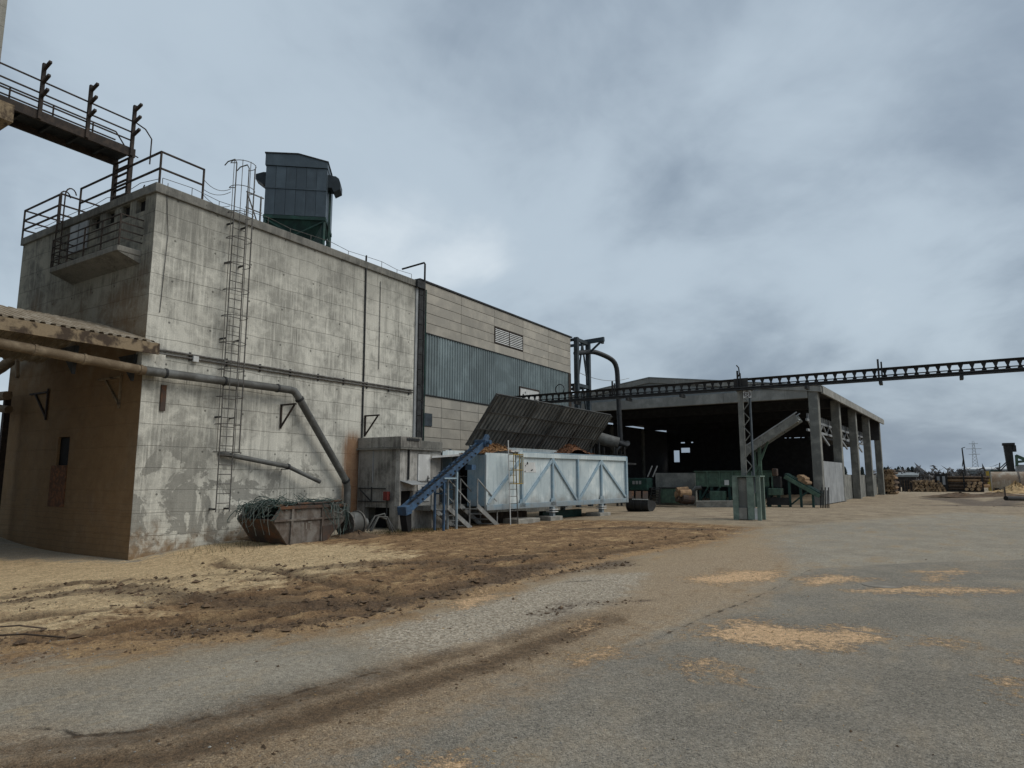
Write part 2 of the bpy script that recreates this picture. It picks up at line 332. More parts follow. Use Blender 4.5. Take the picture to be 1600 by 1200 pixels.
m_farbuild = M('far_cladding', (.25, .275, .28), (.19, .21, .215), .8)
m_farroof = M('far_roof', (.60, .62, .63), (.5, .52, .53), .8)
m_binwall = M('stained_bin_wall', (.42, .385, .32), (.27, .20, .14), .85, scale=.9, streak=.6, sc_=(.16, .09, .06))
m_pylon = M('hazy_pylon_steel', (.42, .46, .49), (.36, .40, .43), .8, bump=0)  # pale tone holds painted distance haze
# ================================================================ GROUND
def S01(t): t = np.clip(t, 0, 1); return t*t*(3-2*t)
def gz(x, y):
    x = np.asarray(x, float); y = np.asarray(y, float)
    z = -.17*S01((-x-8)/7)
    z = z-.33*np.exp(-np.maximum(y-9.34, 0)/2.4)*S01((-x-9)/6)*S01((y+6)/8)
    # sawdust banked against the silo wall on the left
    z = z+.55*np.exp(-(((x+26.3)/2.6)**2+((y-8.2)/1.5)**2))
    z = z+.05*np.exp(-(((x+16.6)/1.3)**2+((y-12.2)/1.9)**2))
    # churned bank on the right
    z = z+.32*np.exp(-(((x-4.5)/3.6)**2+((y-54)/5.0)**2))
    return z
def gpt(px, py):
    p = G(px, py, 0)
    for _ in range(3): p = G(px, py, float(gz(p[0], p[1])))
    return p
def sdf(poly, X, Y):
    P = np.array([gpt(*p)[:2] for p in poly]); d = np.full(X.shape, 1e9); ins = np.zeros(X.shape, bool)
    for a, b in zip(P, np.roll(P, -1, 0)):
        e = b-a; t = np.clip(((X-a[0])*e[0]+(Y-a[1])*e[1])/(e@e), 0, 1)
        d = np.minimum(d, np.hypot(X-a[0]-t*e[0], Y-a[1]-t*e[1]))
        c = ((a[1] > Y) != (b[1] > Y)) & (X < (b[0]-a[0])*(Y-a[1])/(b[1]-a[1]+1e-12)+a[0]); ins ^= c
    return np.where(ins, d, -d)
def lined(pts, X, Y):
    P = np.array([gpt(*p)[:2] for p in pts]); d = np.full(X.shape, 1e9)
    for a, b in zip(P[:-1], P[1:]):
        e = b-a; t = np.clip(((X-a[0])*e[0]+(Y-a[1])*e[1])/(e@e), 0, 1)
        d = np.minimum(d, np.hypot(X-a[0]-t*e[0], Y-a[1]-t*e[1]))
    return d
def grade(lo, hi, step, lim0, lim1, g=1.09):
    a = list(np.arange(lo, hi+1e-6, step)); s = step; x = hi
    while x < lim1: s *= g; x += s; a.append(x)
    s = step; x = lo; pre = []
    while x > lim0: s *= g; x -= s; pre.append(x)
    return np.array(pre[::-1]+a)
gx = grade(-18, 3.5, .05, -2600, 2600, 1.085); gy = grade(1.0, 15, .045, -900, 3400, 1.028)
X, Y = np.meshgrid(gx, gy); shp = X.shape
SAND = [[(-60, 872), (200, 878), (330, 850), (420, 846), (560, 852), (640, 868), (560, 892), (420, 912), (300, 935), (170, 962), (90, 985), (-60, 990)]]
MUD = [[(-60, 925), (140, 905), (330, 880), (420, 852), (520, 842), (700, 822), (900, 812), (1185, 824), (1120, 850), (965, 872), (850, 905), (700, 940), (600, 972), (480, 992), (300, 1012), (100, 1030), (-60, 1050)]]
TRK = [[(-60, 1183), (140, 1164), (330, 1128), (450, 1088), (600, 1054), (800, 1006), (900, 966), (975, 952), (930, 990), (800, 1048), (620, 1108), (450, 1182), (380, 1260), (-60, 1300)]]
GRAV = [[(560, 995), (640, 965), (760, 940), (900, 900), (1010, 895), (985, 930), (900, 965), (800, 990), (700, 1015), (600, 1030)], [(-60, 1010), (120, 990), (350, 968), (380, 985), (150, 1020), (-60, 1045)]]
PATCH = [[(-60, 1135), (60, 1130), (130, 1152), (300, 1122), (420, 1088), (580, 1052), (610, 1015), (520, 998), (380, 1012), (180, 1060), (-60, 1110)]]
SAW = [[(1085, 995), (1120, 975), (1165, 964), (1215, 975), (1265, 982), (1330, 977), (1395, 996), (1350, 1006), (1310, 1017), (1255, 1016), (1195, 1008), (1130, 1003)],
       [(1055, 1036), (1100, 1032), (1155, 1048), (1150, 1060), (1085, 1056)], [(1245, 905), (1285, 897), (1370, 904), (1300, 913), (1262, 915)], [(1330, 922), (1400, 917), (1590, 919), (1595, 926), (1480, 929), (1380, 927)],
       [(1440, 905), (1465, 899), (1485, 904), (1462, 910)], [(1430, 892), (1510, 890), (1520, 895), (1450, 897)], [(1440, 998), (1500, 1000), (1500, 1008), (1450, 1006)], [(1565, 1062), (1600, 1060), (1610, 1095), (1585, 1085)], [(1590, 1025), (1640, 1022), (1640, 1040), (1600, 1035)],
       [(1060, 905), (1130, 893), (1220, 890), (1215, 905), (1120, 915)], [(700, 940), (760, 925), (800, 930), (720, 952)], [(640, 1192), (720, 1184), (760, 1192), (740, 1230), (640, 1230)], [(880, 975), (930, 968), (925, 980), (890, 985)], [(900, 1020), (960, 1010), (950, 1030), (905, 1035)]]
NEW = [[(1175, 932), (1275, 888), (1420, 880), (1660, 872), (1800, 1300), (330, 1300), (520, 1175), (780, 1080), (1000, 1000)]]
DUST = [[(-60, 1120), (60, 1128), (200, 1150), (140, 1166), (40, 1178), (-60, 1180)], [(430, 1000), (900, 890), (1180, 832), (1250, 885), (1180, 935), (1000, 1000), (780, 1085), (520, 1185), (330, 1300), (-60, 1300), (-60, 1185), (300, 1150), (600, 1050), (560, 1020)], [(-60, 1128), (60, 1136), (130, 1160), (40, 1178), (-60, 1175)]]
RUT = [[(-40, 915), (200, 905), (420, 893), (640, 878), (900, 858), (1100, 838)], [(-40, 932), (200, 920), (430, 905), (660, 888), (920, 864), (1110, 842)], [(-40, 972), (160, 955), (380, 935), (600, 912), (800, 886), (1000, 858)], [(60, 1000), (260, 978), (470, 955), (680, 925), (860, 896), (1000, 872)], [(330, 870), (480, 905), (640, 935), (760, 930)], [(-40, 1170), (200, 1150), (450, 1092), (700, 1022), (900, 958)], [(-40, 1215), (250, 1185), (500, 1115), (750, 1040), (960, 965)]]
FAR = [[(900, 815), (1195, 826), (1500, 800), (1700, 812), (1700, 752), (1000, 760), (700, 780), (600, 810)]]
DRK = [([(-40, 950), (150, 922), (330, 940), (480, 948), (620, 945), (700, 925), (780, 908), (870, 893), (960, 880)], .34), ([(420, 895), (560, 885), (720, 880), (830, 872)], .22), ([(300, 990), (480, 978), (600, 955)], .2), ([(740, 890), (800, 896), (850, 886)], .4), ([(30, 925), (120, 908), (260, 905)], .2), ([(880, 828), (1000, 825), (1120, 828)], .3),
       ([(850, 960), (900, 945), (1010, 938)], .02), ([(1460, 779), (1540, 783), (1640, 780)], .9), ([(1440, 789), (1540, 790), (1640, 792)], .6)]
near = (np.hypot(X, Y) < 140)
Xn, Yn = X[near], Y[near]
def field(polys):
    f = np.full(X.shape, -3.); f[near] = np.max([sdf(p, Xn, Yn) for p in polys], 0); return np.clip(f, -3, 3)
F_ = dict(sand=field(SAND), mud=field(MUD), track=field(TRK), gravel=field(GRAV), patch=field(PATCH), saw=field(SAW), newer=field(NEW), dusty=field(DUST), far=np.maximum(field(FAR), np.where(np.hypot(X, Y) > 60, 3., -3.)))
dk = np.full(X.shape, -3.); dk[near] = np.max([w_-lined(p, Xn, Yn) for p, w_ in DRK], 0); F_['dark'] = np.clip(dk, -3, 3)
EDGE = [[(-40, 1020), (200, 1008), (330, 1000), (480, 985), (620, 955), (760, 925), (860, 895), (960, 872), (1120, 845)]]
CRK = [[(-40, 1138), (60, 1138), (100, 1142), (125, 1151), (190, 1146), (260, 1139), (330, 1120), (400, 1112), (450, 1086), (520, 1068), (595, 1049)], [(1000, 1010), (1100, 965), (1180, 934), (1270, 888)], [(880, 910), (960, 905), (1060, 912)]]
fc = np.full(X.shape, -3.); fc[near] = .02-np.min([lined(p, Xn, Yn)+(.008 if n_ else 0) for n_, p in enumerate(CRK)], 0); F_['crack'] = np.clip(fc, -3, 3)
ek = np.full(X.shape, -3.); ek[near] = .13-lined(EDGE[0], Xn, Yn); F_['edge'] = np.clip(ek, -3, 3)
rd = np.full(X.shape, 9.); rd[near] = np.min([np.abs(lined(p, Xn, Yn)) for p in RUT], 0); F_['rut'] = np.clip(.16-rd, -3, 3)
Z = gz(X, Y); rel = np.zeros(X.shape)
idx = np.argwhere(near & (np.hypot(X, Y) < 75))
mudw = S01((F_['mud']+.3)/.7)*.8+S01((F_['sand']+.2)/.6)*.4; mudw = np.minimum(mudw, 1.)+.12*S01((F_['track']+.2)/.4)
drk = S01((F_['dark']+.25)/.5)
RA = R(-32)
for i, j in idx:
    x, y = X[i, j], Y[i, j]
    w_ = mudw[i, j]; u_ = x*math.cos(RA)+y*math.sin(RA); v_ = -x*math.sin(RA)+y*math.cos(RA)
    n_ = .012*mnoise.noise((x*.35, y*.35, 3.))
    if w_ > .01:
        r1 = mnoise.noise((u_*2.4, v_*.55, 1.)); r2 = mnoise.noise((x*4.2, y*4.2, 5.)); r3 = mnoise.noise((x*9, y*9, 9.))
        q_ = rd[i, j]
        if q_ < .6: n_ += min(1., w_*1.6)*(-.055*math.exp(-(q_/.13)**2)+.035*math.exp(-((q_-.27)/.09)**2))*(.75+.6*r2)
        n_ += w_*(.045*r1+.026*r2+.013*abs(r3)*(1+2*drk[i, j])+.026*drk[i, j]*(r2+.3)) 
    rel[i, j] = n_
Z = Z+rel
nv = shp[0]*shp[1]; co = np.stack([X.ravel(), Y.ravel(), Z.ravel()], 1)
ii = np.arange(nv).reshape(shp); fq = np.stack([ii[:-1, :-1].ravel(), ii[:-1, 1:].ravel(), ii[1:, 1:].ravel(), ii[1:, :-1].ravel()], 1)
me = bpy.data.meshes.new('ground'); me.vertices.add(nv); me.vertices.foreach_set('co', co.ravel())
me.loops.add(fq.size); me.loops.foreach_set('vertex_index', fq.ravel()); me.polygons.add(len(fq)); me.polygons.foreach_set('loop_start', np.arange(0, fq.size, 4)); me.polygons.foreach_set('loop_total', np.full(len(fq), 4)); me.update(); me.validate()
me.polygons.foreach_set('use_smooth', np.ones(len(fq), bool))
for k_, a_ in F_.items(): me.attributes.new('f_'+k_, 'FLOAT', 'POINT').data.foreach_set('value', a_.ravel().astype(np.float32))
ground = bpy.data.objects.new('ground', me); col.objects.link(ground); ground['kind'] = 'structure'; ground['label'] = 'worn asphalt yard with mud, sawdust and wheel tracks'
m, t, b = newmat('yard_ground'); v = obvec(t); me.materials.append(m)
def at(n): q = t.nodes.new('ShaderNodeAttribute'); q.attribute_name = 'f_'+n; return q.outputs['Fac']
def cen(x): return mth(t, 'SUBTRACT', x, .5)
na = cen(tnoise(t, v, .9, 6, .62, .4)); nb = cen(tnoise(t, v, 3.2, 7, .65, .5)); nc = cen(tnoise(t, v, 14, 6, .7)); nf = cen(tnoise(t, v, 75, 4, .7)); ng = cen(tnoise(t, v, 210, 2, .6))
va = tmap(t, v, (2.0, .55, 1), rot=(0, 0, RA+R(90))); ns = cen(tnoise(t, va, 1.3, 6, .62, .6)); ns2 = cen(tnoise(t, va, 4.5, 5, .65, .5))
vo = nd(t, 'ShaderNodeTexVoronoi', i_Scale=95.); t.links.new(v, vo.inputs['Vector'])
vo2 = nd(t, 'ShaderNodeTexVoronoi', i_Scale=42.); t.links.new(v, vo2.inputs['Vector']); vr2 = nd(t, 'ShaderNodeSeparateColor'); t.links.new(vo2.outputs['Color'], vr2.inputs[0])
def add(*a):
    r_ = a[0]
    for q in a[1:]: r_ = mth(t, 'ADD', r_, q)
    return r_
def mul(a, k): return mth(t, 'MULTIPLY', a, k)
def mask(n, amp1, amp2, soft, ampS=0., bias=0.):
    e = add(at(n), mul(nb, amp1), mul(nc, amp2), mul(ns, ampS)) if ampS else add(at(n), mul(nb, amp1), mul(nc, amp2))
    return ramp(t, e, -soft+bias, soft+bias)
# asphalt: grey binder with pale and dark aggregate
agg = ramp(t, vo.outputs['Distance'], .05, .55); vr = nd(t, 'ShaderNodeSeparateColor'); t.links.new(vo.outputs['Color'], vr.inputs[0])
k = mixc(t, ramp(t, add(mul(na, 1.2), mul(nb, .5)), -.25, .3), (.262, .245, .21), (.37, .35, .305))
k = mixc(t, mul(ramp(t, vr.outputs[0], .55, 1.), .5), k, (.36, .345, .31)); k = mixc(t, mul(ramp(t, vr.outputs[1], .68, 1.), .6), k, (.075, .072, .068))
k = mixc(t, ramp(t, add(nf, ng), .1, .42), k, (.36, .34, .30))
film = ramp(t, add(mul(na, 1.1), mul(ns, .9), mul(nb, .4)), -.05, .42)
k = mixc(t, mul(film, .85), k, mixc(t, vr.outputs[2], (.225, .165, .102), (.37, .29, .19)))
newm = mask('newer', .25, .12, .05)
kn = mixc(t, ramp(t, na, -.2, .3), (.205, .195, .172), (.295, .28, .248)); kn = mixc(t, mul(ramp(t, vr.outputs[0], .6, 1.), .5), kn, (.30, .29, .27)); kn = mixc(t, mul(ramp(t, vr.outputs[1], .7, 1.), .6), kn, (.06, .06, .06)); kn = mixc(t, ramp(t, add(nf, ng), .15, .45), kn, (.32, .31, .285)); kn = mixc(t, mul(ramp(t, add(mul(na, 1.1), mul(ns, 1.), mul(nb, .6)), -.1, .5), .5), kn, (.31, .25, .17))
k = mixc(t, newm, k, kn)
# far dusty yard
k = mixc(t, mul(mask('far', 1.2, .3, .6), .75), k, mixc(t, ramp(t, add(mul(na, .8), mul(nb, .8), mul(ns, .3)), -.25, .3), (.19, .145, .10), (.40, .34, .255)))
# brown wheel tracks
tm = mask('track', 1.0, .7, .45, .6, -.15)
k = mixc(t, mul(tm, .8), k, mixc(t, ramp(t, add(ns, mul(nc, .8)), -.25, .3), (.088, .058, .036), (.25, .178, .108)))
# worn, dusty transition strip
du_ = mask('dusty', 1.3, .7, .5, .8)
kd_ = mixc(t, vr.outputs[2], (.215, .155, .098), (.46, .37, .265)); kd_ = mixc(t, ramp(t, add(nb, mul(nc, .7), mul(ns, .6)), .05, .35), kd_, (.20, .13, .072))
k = mixc(t, mul(du_, .78), k, kd_)
# thin blown dust between the tracks
k = mixc(t, mul(ramp(t, add(at('mud'), mul(nb, 1.4), mul(ns, 1.2)), -2.0, .2), .55), k, mixc(t, vr.outputs[1], (.24, .185, .12), (.38, .315, .22)))
# gravelly worn strip
gm = mask('gravel', 1.0, .5, .22)
k = mixc(t, mul(gm, .88), k, mixc(t, vr2.outputs[2], (.20, .175, .14), (.52, .485, .425)))
# grey patch keeps its own clean surface, broken edge
pe = add(at('patch'), mul(nb, .9), mul(nc, .6), mul(ns, .6)); pm = ramp(t, pe, -.35, .35)
kp = mixc(t, ramp(t, add(na, mul(nc, .4)), -.2, .25), (.24, .226, .196), (.33, .312, .272)); kp = mixc(t, mul(ramp(t, vr.outputs[0], .6, 1.), .4), kp, (.27, .26, .24)); kp = mixc(t, mul(ramp(t, add(ns, nb, mul(nc, .6)), -.05, .5), .8), kp, (.36, .29, .195))
k = mixc(t, mul(pm, .88), k, kp)
crk = ramp(t, add(at('crack'), mul(nb, .10), mul(nc, .10), mul(na, .10)), -.012, .022)
k = mixc(t, mul(crk, .9), k, (.035, .028, .022))
# mud
mm = mask('mud', 1.5, .9, .45, 1.6)
kmud = mixc(t, ramp(t, add(mul(ns, .7), mul(nb, .9), mul(nc, .8)), -.3, .32), (.13, .080, .045), (.36, .245, .138)); kmud = mixc(t, ramp(t, add(mul(na, .9), mul(ns2, .4), mul(nb, .6), mul(ns, .5)), .0, .34), kmud, (.52, .385, .22))
k = mixc(t, mm, k, kmud)
# pale sawdust-sand
sm = mask('sand', 2.2, 1.0, .5, 2.2)
k = mixc(t, sm, k, mixc(t, ramp(t, add(mul(ns2, .6), mul(nb, .5), mul(nc, .9)), -.26, .2), (.37, .275, .17), (.62, .505, .33)))
dm = mask('dark', 1.1, .8, .25, .8)
k = mixc(t, mul(dm, .7), k, mixc(t, ramp(t, nc, -.2, .25), (.04, .028, .02), (.115, .078, .05)))
rm = mask('rut', .35, .35, .12, .2); k = mixc(t, mul(mth(t, 'MULTIPLY', rm, mth(t, 'MAXIMUM', mm, tm)), .8), k, mixc(t, ramp(t, add(nc, mul(nf, .6)), -.2, .25), (.062, .042, .027), (.17, .115, .07)))
em = mask('edge', .5, .5, .12, .2); k = mixc(t, mul(em, .75), k, mixc(t, vr.outputs[1], (.26, .165, .085), (.50, .36, .21)))
# fresh sawdust spills
wm = ramp(t, add(at('saw'), mul(nb, 1.25), mul(nc, 1.25), mul(nf, .7), mul(ns2, .4), 0.), -.12, .26)
k = mixc(t, mul(wm, .92), k, mixc(t, ramp(t, add(nc, nf), -.3, .35), (.46, .315, .19), (.70, .51, .33)))
sp = mth(t, 'MULTIPLY', ramp(t, add(nc, mul(na, .5), mul(ns, .4)), .30, .36), .6); k = mixc(t, sp, k, (.42, .29, .16))
g_ = add(mul(nf, .9), mul(ng, .5), mul(nc, .35), mul(mth(t, 'SUBTRACT', vr2.outputs[0], .5), .34), mul(mth(t, 'SUBTRACT', vr.outputs[0], .5), .3), 1.); cc = t.nodes.new('ShaderNodeCombineXYZ')
for i in range(3): t.links.new(g_, cc.inputs[i])
k = mixc(t, 1., k, cc.outputs[0], 'MULTIPLY'); k = mixc(t, 1., k, (1.18, 1.10, .985), 'MULTIPLY'); t.links.new(k, b.inputs['Base Color'])
t.links.new(mth(t, 'SUBTRACT', .93, mul(dm, .25)), b.inputs['Roughness']); b.inputs['Specular IOR Level'].default_value = .25
soft_ = mth(t, 'MAXIMUM', mm, mth(t, 'MAXIMUM', sm, tm))
hh = add(mul(vr2.outputs[1], .25), mul(nf, .5), mul(vo.outputs['Distance'], -.35), mth(t, 'MULTIPLY', soft_, add(mul(nc, 2.2), mul(nb, 2.5), mul(ns2, 1.5))), mul(pm, .5), mul(wm, .4))
setbump(t, b, hh, 1., .03)

# clods, chips and stones lying on the yard
rs = np.random.RandomState(5)
def scatter(name, label, mat, n, pick, size, flat=.6, kind='stuff', long_=1.):
    mb = MB(); c = 0; tries = 0
    ico = [(0, 0, 1), (.9, 0, .2), (.28, .85, .2), (-.72, .52, .2), (-.72, -.52, .2), (.28, -.85, .2), (0, 0, -.5)]
    fi = [(0, 1, 2), (0, 2, 3), (0, 3, 4), (0, 4, 5), (0, 5, 1), (6, 2, 1), (6, 3, 2), (6, 4, 3), (6, 5, 4), (6, 1, 5)]
    while c < n and tries < n*60:
        tries += 1; d = 3.2*math.exp(rs.rand()*math.log(45/3.2)); a = YAW+R(rs.uniform(-44, 40)); x, y = -math.sin(a)*d, math.cos(a)*d
        i = min(np.searchsorted(gy, y), shp[0]-1); j = min(np.searchsorted(gx, x), shp[1]-1)
        if rs.rand() > pick(i, j): continue
        s = size[0]*(size[1]/size[0])**(rs.rand()**2.2)*(1 if d > 6 else .75); ra = rs.rand()*6.3; z = float(Z[i, j])
        p = []
        for q in ico:
            q = np.array(q)*(1+.35*rs.randn(3))*s*V(long_, 1/long_**.5, flat); p.append((x+q[0]*math.cos(ra)-q[1]*math.sin(ra), y+q[0]*math.sin(ra)+q[1]*math.cos(ra), z+q[2]+.2*s*flat))
        mb.add(p, fi); c += 1
    o = mb.build(name, mat); tag(o, label, None, None, 'stuff'); return o
scatter('mud_clods', 'dark clods of mud scattered over the churned dirt', m_dirt, 8000, lambda i, j: 1. if F_['dark'][i, j] > -.15 else (.5 if F_['mud'][i, j] > 0 else (.22 if F_['track'][i, j] > 0 else .006)), (.003, .026))
scatter('rut_clods', 'larger dark mud clods lining the wheel ruts', m_dirt, 1500, lambda i, j: 1. if F_['dark'][i, j] > -.05 else (.6 if F_['rut'][i, j] > -.2 and F_['mud'][i, j] > 0 else 0.), (.015, .065))
scatter('sawdust_crumbs', 'pale wood crumbs scattered over sand and asphalt', m_sawheap, 5000, lambda i, j: 1. if F_['saw'][i, j] > -.1 else (.4 if F_['sand'][i, j] > 0 else (.15 if F_['mud'][i, j] > 0 else .04)), (.003, .014), .5, long_=1.6)
scatter('loose_stones', 'small grey stones lying on the worn asphalt', m_block, 4500, lambda i, j: .9 if F_['gravel'][i, j] > 0 else .1, (.003, .013), .7)
# ================================================================ CONCRETE SILO BUILDING
XF = -17.41; YC = 9.34; ZT = 9.57; ZR = 9.25; XL = -25.45; YJ = 20.1
bld = thing('concrete_building', 'tall board-marked concrete silo building with flat roof and dark parapet', 'building', (XF, YC, -.5))
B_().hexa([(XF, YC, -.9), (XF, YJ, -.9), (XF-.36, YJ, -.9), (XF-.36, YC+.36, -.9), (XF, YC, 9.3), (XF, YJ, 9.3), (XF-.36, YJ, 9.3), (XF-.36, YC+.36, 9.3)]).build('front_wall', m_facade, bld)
B_().prism([(XF-.004, YC, -.9), (XF-.362, YC+.355, -.9), (XF-.362, YC, -.9)], (0, 0, 10.2)).build('corner_edge', m_sideshade, bld)
holes = []
for px in (220, 197, 174, 152):
    c = PY(px, 320, YC)[0]; holes.append((c-.24, c+.24, 8.90, 9.30))
c = PY(131, 345, YC)[0]
wn = (PY(90, 700, YC)[0], PY(108, 700, YC)[0], 1.93, 2.75); holes.append(wn)
wb = MB(); wallholes(wb, 'y', YC, YC+.36, XL, XF-.362, -.9, 9.32, holes); wb.build('side_wall', m_sideshade, bld)
B_().span(XL, XL+.3, YC+.41, YJ, -.9, 9.3).build('rear_wall', m_sideshade, bld)
B_().span(XL+.31, XF-.36, YJ-.3, YJ-.005, -.9, 9.2).build('party_wall', m_backing, bld)
B_().span(XL+.31, XF-.36, YC+.41, YJ-.31, 9.0, ZR).build('roof_slab', m_coping, bld)
cp = MB(); cp.span(XF-.4, XF+.07, YC-.07, YJ, 9.302, ZT).span(XL-.05, XF-.401, YC-.07, YC+.36, 9.322, ZT).build('parapet', m_coping, bld, bevel=.02)
for i, (a, bq) in enumerate(((111, 123), (124.5, 137))):
    x0, x1 = PY(a, 360, YC-.03)[0], PY(bq, 360, YC-.03)[0]
    B_().span(x0, x1, YC-.05, YC-.004, 8.40, 9.27).build('hatch_board', m_sheetgrey, bld)
B_().span(wn[0]-.25, wn[1], YC-.02, YC-.003, .75, 1.925).build('rusty_infill_panel', m_chipred, bld)
B_().span(wn[0]+.002, wn[1]-.002, YC+.07, YC+.1, 1.935, 2.745).build('window_shade_sheet', m_black, bld)  # black sheet paints the dark inside the window hole
for h in holes[:-1]: B_().span(h[0]+.002, h[1]-.002, YC+.14, YC+.16, h[2]+.002, h[3]-.002).build('vent_shade_sheet', m_black, bld)  # black sheets close the vents, standing in for shade inside
# balcony
bx0 = PY(78, 425, 8.72)[0]; bx1 = -17.95; by = 8.70
B_().span(bx0, bx1, by, YC-.002, 7.58, 7.74).build('balcony_slab', m_coping, bld, bevel=.02)
B_().prism([(bx0+.02, YC-.002, 7.577), (bx0+.02, by+.03, 7.577), (bx0+.02, YC-.002, 7.38)], (bx1-bx0-.04, 0, 0)).build('balcony_haunch', m_coping, bld)
br_ = MB()
for z in (7.95, 8.17, 8.38, 8.60): br_.bar((bx0, by+.03, z), (bx1, by+.03, z), .028).bar((bx1, by+.03, z), (bx1, YC, z), .028).bar((bx0, by+.03, z), (bx0, YC, z), .028)
br_.build('balcony_rail', m_rustrail, bld)
for x in np.linspace(bx0, bx1, 5): B_().bar((x, by+.03, 7.74), (x, by+.03, 8.61), .035).build('balcony_post', m_rustrail, bld)
# roof railings (bolted to the parapet)
def railing(pts, zb, hs, name, every=None, w_=.045):
    for h in hs:
        q = MB()
        for a, bb in zip(pts[:-1], pts[1:]): q.bar((*a, zb+h), (*bb, zb+h), w_)
        q.build(name, m_rustrail, bld)
    for a in pts: B_().bar((*a, zb-.25), (*a, zb+hs[-1]+.02), w_).build('railing_post', m_rustrail, bld)
xm = PY(122, 290, YC)[0]; xq = PY(172, 270, YC)[0]
railing([(xm, YC+.1), (xq, YC+.1), (XF-.1, YC+.1), (XF-.1, 10.72)], ZT, (.5, .98), 'roof_railing')
xa, xb = PY(42, 330, YC)[0], PY(99, 303, YC)[0]
railing([(xa, YC+1.1), (xa, YC-.05), (xb, YC-.05), (xb, YC+1.1)], ZT, (.3, .62, .98), 'roof_railing')
# hooped exit handles of the side ladder, and the ladder below them
for dx in (0, .38):
    B_().path([(xb+.06+dx, YC-.12, 8.0)]+[(xb+.06+dx, YC-.12+.16*(1-math.cos(a)), 10.4+.25*math.sin(a)) for a in np.linspace(0, math.pi*.9, 8)], .022, 6).build('ladder_rail', m_rustrail, bld)
for z in np.arange(8.1, 9.6, .28): B_().bar((xb+.06, YC-.12, z), (xb+.44, YC-.12, z), .02).build('ladder_rung', m_rustrail, bld)
# lightning conductor on stand-offs along the roof edge
lw = MB(); pts = []
for i, y in enumerate(np.linspace(9.5, 19.9, 13)):
    pts.append((XF-.05, y, ZT+.22+.05*math.sin(i*2.1))); B_().bar((XF-.05, y, ZT), (XF-.05, y, pts[-1][2]), .014).build('conductor_holder', m_galv, bld)
lw.path(pts, .009, 5); pts = [(x, YC+.05, ZT+.2+.06*math.sin(x*3)) for x in np.linspace(XF-.05, XL+.6, 9)]; lw.path(pts, .009, 5); lw.build('lightning_conductor', m_galv, bld)
for z0, z1, s in ((10.25, 10.3, .18), (9.95, 10.2, .14), (9.8, 9.75, .16)):
    B_().path([(XF-.1, 10.72+(11.62-10.72)*q, z0+(z1-z0)*q-s*4*q*(1-q)) for q in np.linspace(0, 1, 9)], .009, 5).build('slack_chain', m_galv, bld)
B_().path([(XF+.02, 9.62, ZT+.1), (XF+.02, 9.62, 9.3), (XF+.03, 9.72, 8.2), (XF+.02, 9.66, 6.0)], .01, 5).build('dangling_wire', m_galv, bld)
B_().span(XF, XF+.05, 9.85, 9.99, 3.35, 4.05).build('rusty_wall_plate', m_rust, bld)
# vertical conduit with clips
zc = 3.0
B_().path([(XF+.04, 17.25, 9.8), (XF+.04, 17.3, 6), (XF+.04, 17.33, -.2)], .03, 6).build('down_conductor', m_steel, bld)
B_().path([(XF+.03, 18.05, 9.0), (XF+.03, 18.08, 5.6)], .014, 5).build('thin_wire', m_galv, bld)
def wbracket(px, py, s=.75, par=bld, plane='x'):
    p = PX(px, py, XF); y = p[1]; z = p[2]
    B_().bar((XF+.03, y, z), (XF+.03, y, z-1.0*s), .05).bar((XF, y, z), (XF+.95*s, y, z), .05).bar((XF+.03, y, z-.95*s), (XF+.85*s, y, z-.03), .045).build('wall_bracket', m_rustrail, par)
wbracket(439, 633); wbracket(570, 650)
for (x, L_) in ((PY(50, 608, YC)[0], 1), (PY(157, 588, YC)[0], 1)):
    z = 4.15 if x < -20 else 4.28
    B_().bar((x, YC-.03, z), (x+1.2, YC-.03, z), .05).bar((x+.35, YC-.03, z-.02), (x+1.15, YC-.03, z-.75), .05).bar((x+1.17, YC-.03, z+.1), (x+1.17, YC-.03, z-.85), .05).build('wall_bracket', m_rustrail if x < -20 else m_dustbeam, bld)
# two conduits along the facade
c1 = PX(246, 546, XF+.05); c2 = PX(645, 610, XF+.05)
B_().path([c1, (c1+c2)/2-V(0, 0, .02), c2], .035, 6).path([c1-V(0, 0, .1), (c1+c2)/2-V(0, 0, .12), c2-V(0, 0, .09)], .028, 6).build('cable_conduit', m_galv, bld)
p = PX(305, 561, XF+.06); B_().box(p, (.1, .16, .16)).build('junction_box', m_white, bld)
for y in np.arange(10.6, 20, 1.15): B_().box((XF+.02, y, c1[2]-.05), (.04, .05, .24)).build('conduit_clip', m_steel, bld)

# ---------------------------------------------------------------- caged ladder
def P3(px, py): return PX(px, py, XF+.26)
ly = (P3(338, 795)[1]+P3(357, 795)[1])/2; lx = XF+.27; hw = .215
lad = thing('caged_ladder', 'tall caged steel ladder fixed to the concrete facade', 'ladder', (lx, ly, .62))
for s in (-1, 1): B_().path([(lx-.6, ly+s*hw, 11.08), (lx-.45, ly+s*hw, 11.16), (lx-.1, ly+s*hw, 11.14), (lx, ly+s*hw, 11.0), (lx, ly+s*hw, .62)], .019, 6).build('rail', m_galv, lad)
for z in np.arange(.86, 9.7, .27): B_().tube((lx, ly-hw, z), (lx, ly+hw, z), .013, 5).build('rung', m_galv, lad)
hz = np.linspace(2.3, 11.0, 12)
for z in hz: B_().ring((lx+.02, ly, z), .36, .011, n=14, arc=(R(-122), R(122))).bar((lx, ly-hw, z), (lx-.15, ly-.32, z), .02).bar((lx, ly+hw, z), (lx-.15, ly+.32, z), .02).build('hoop', m_galv, lad)
for a in (-80, -38, 0, 38, 80): B_().bar((lx+.02+.36*math.cos(R(a)), ly+.36*math.sin(R(a)), 2.28), (lx+.02+.36*math.cos(R(a)), ly+.36*math.sin(R(a)), 11.02), .014).build('cage_bar', m_galv, lad)
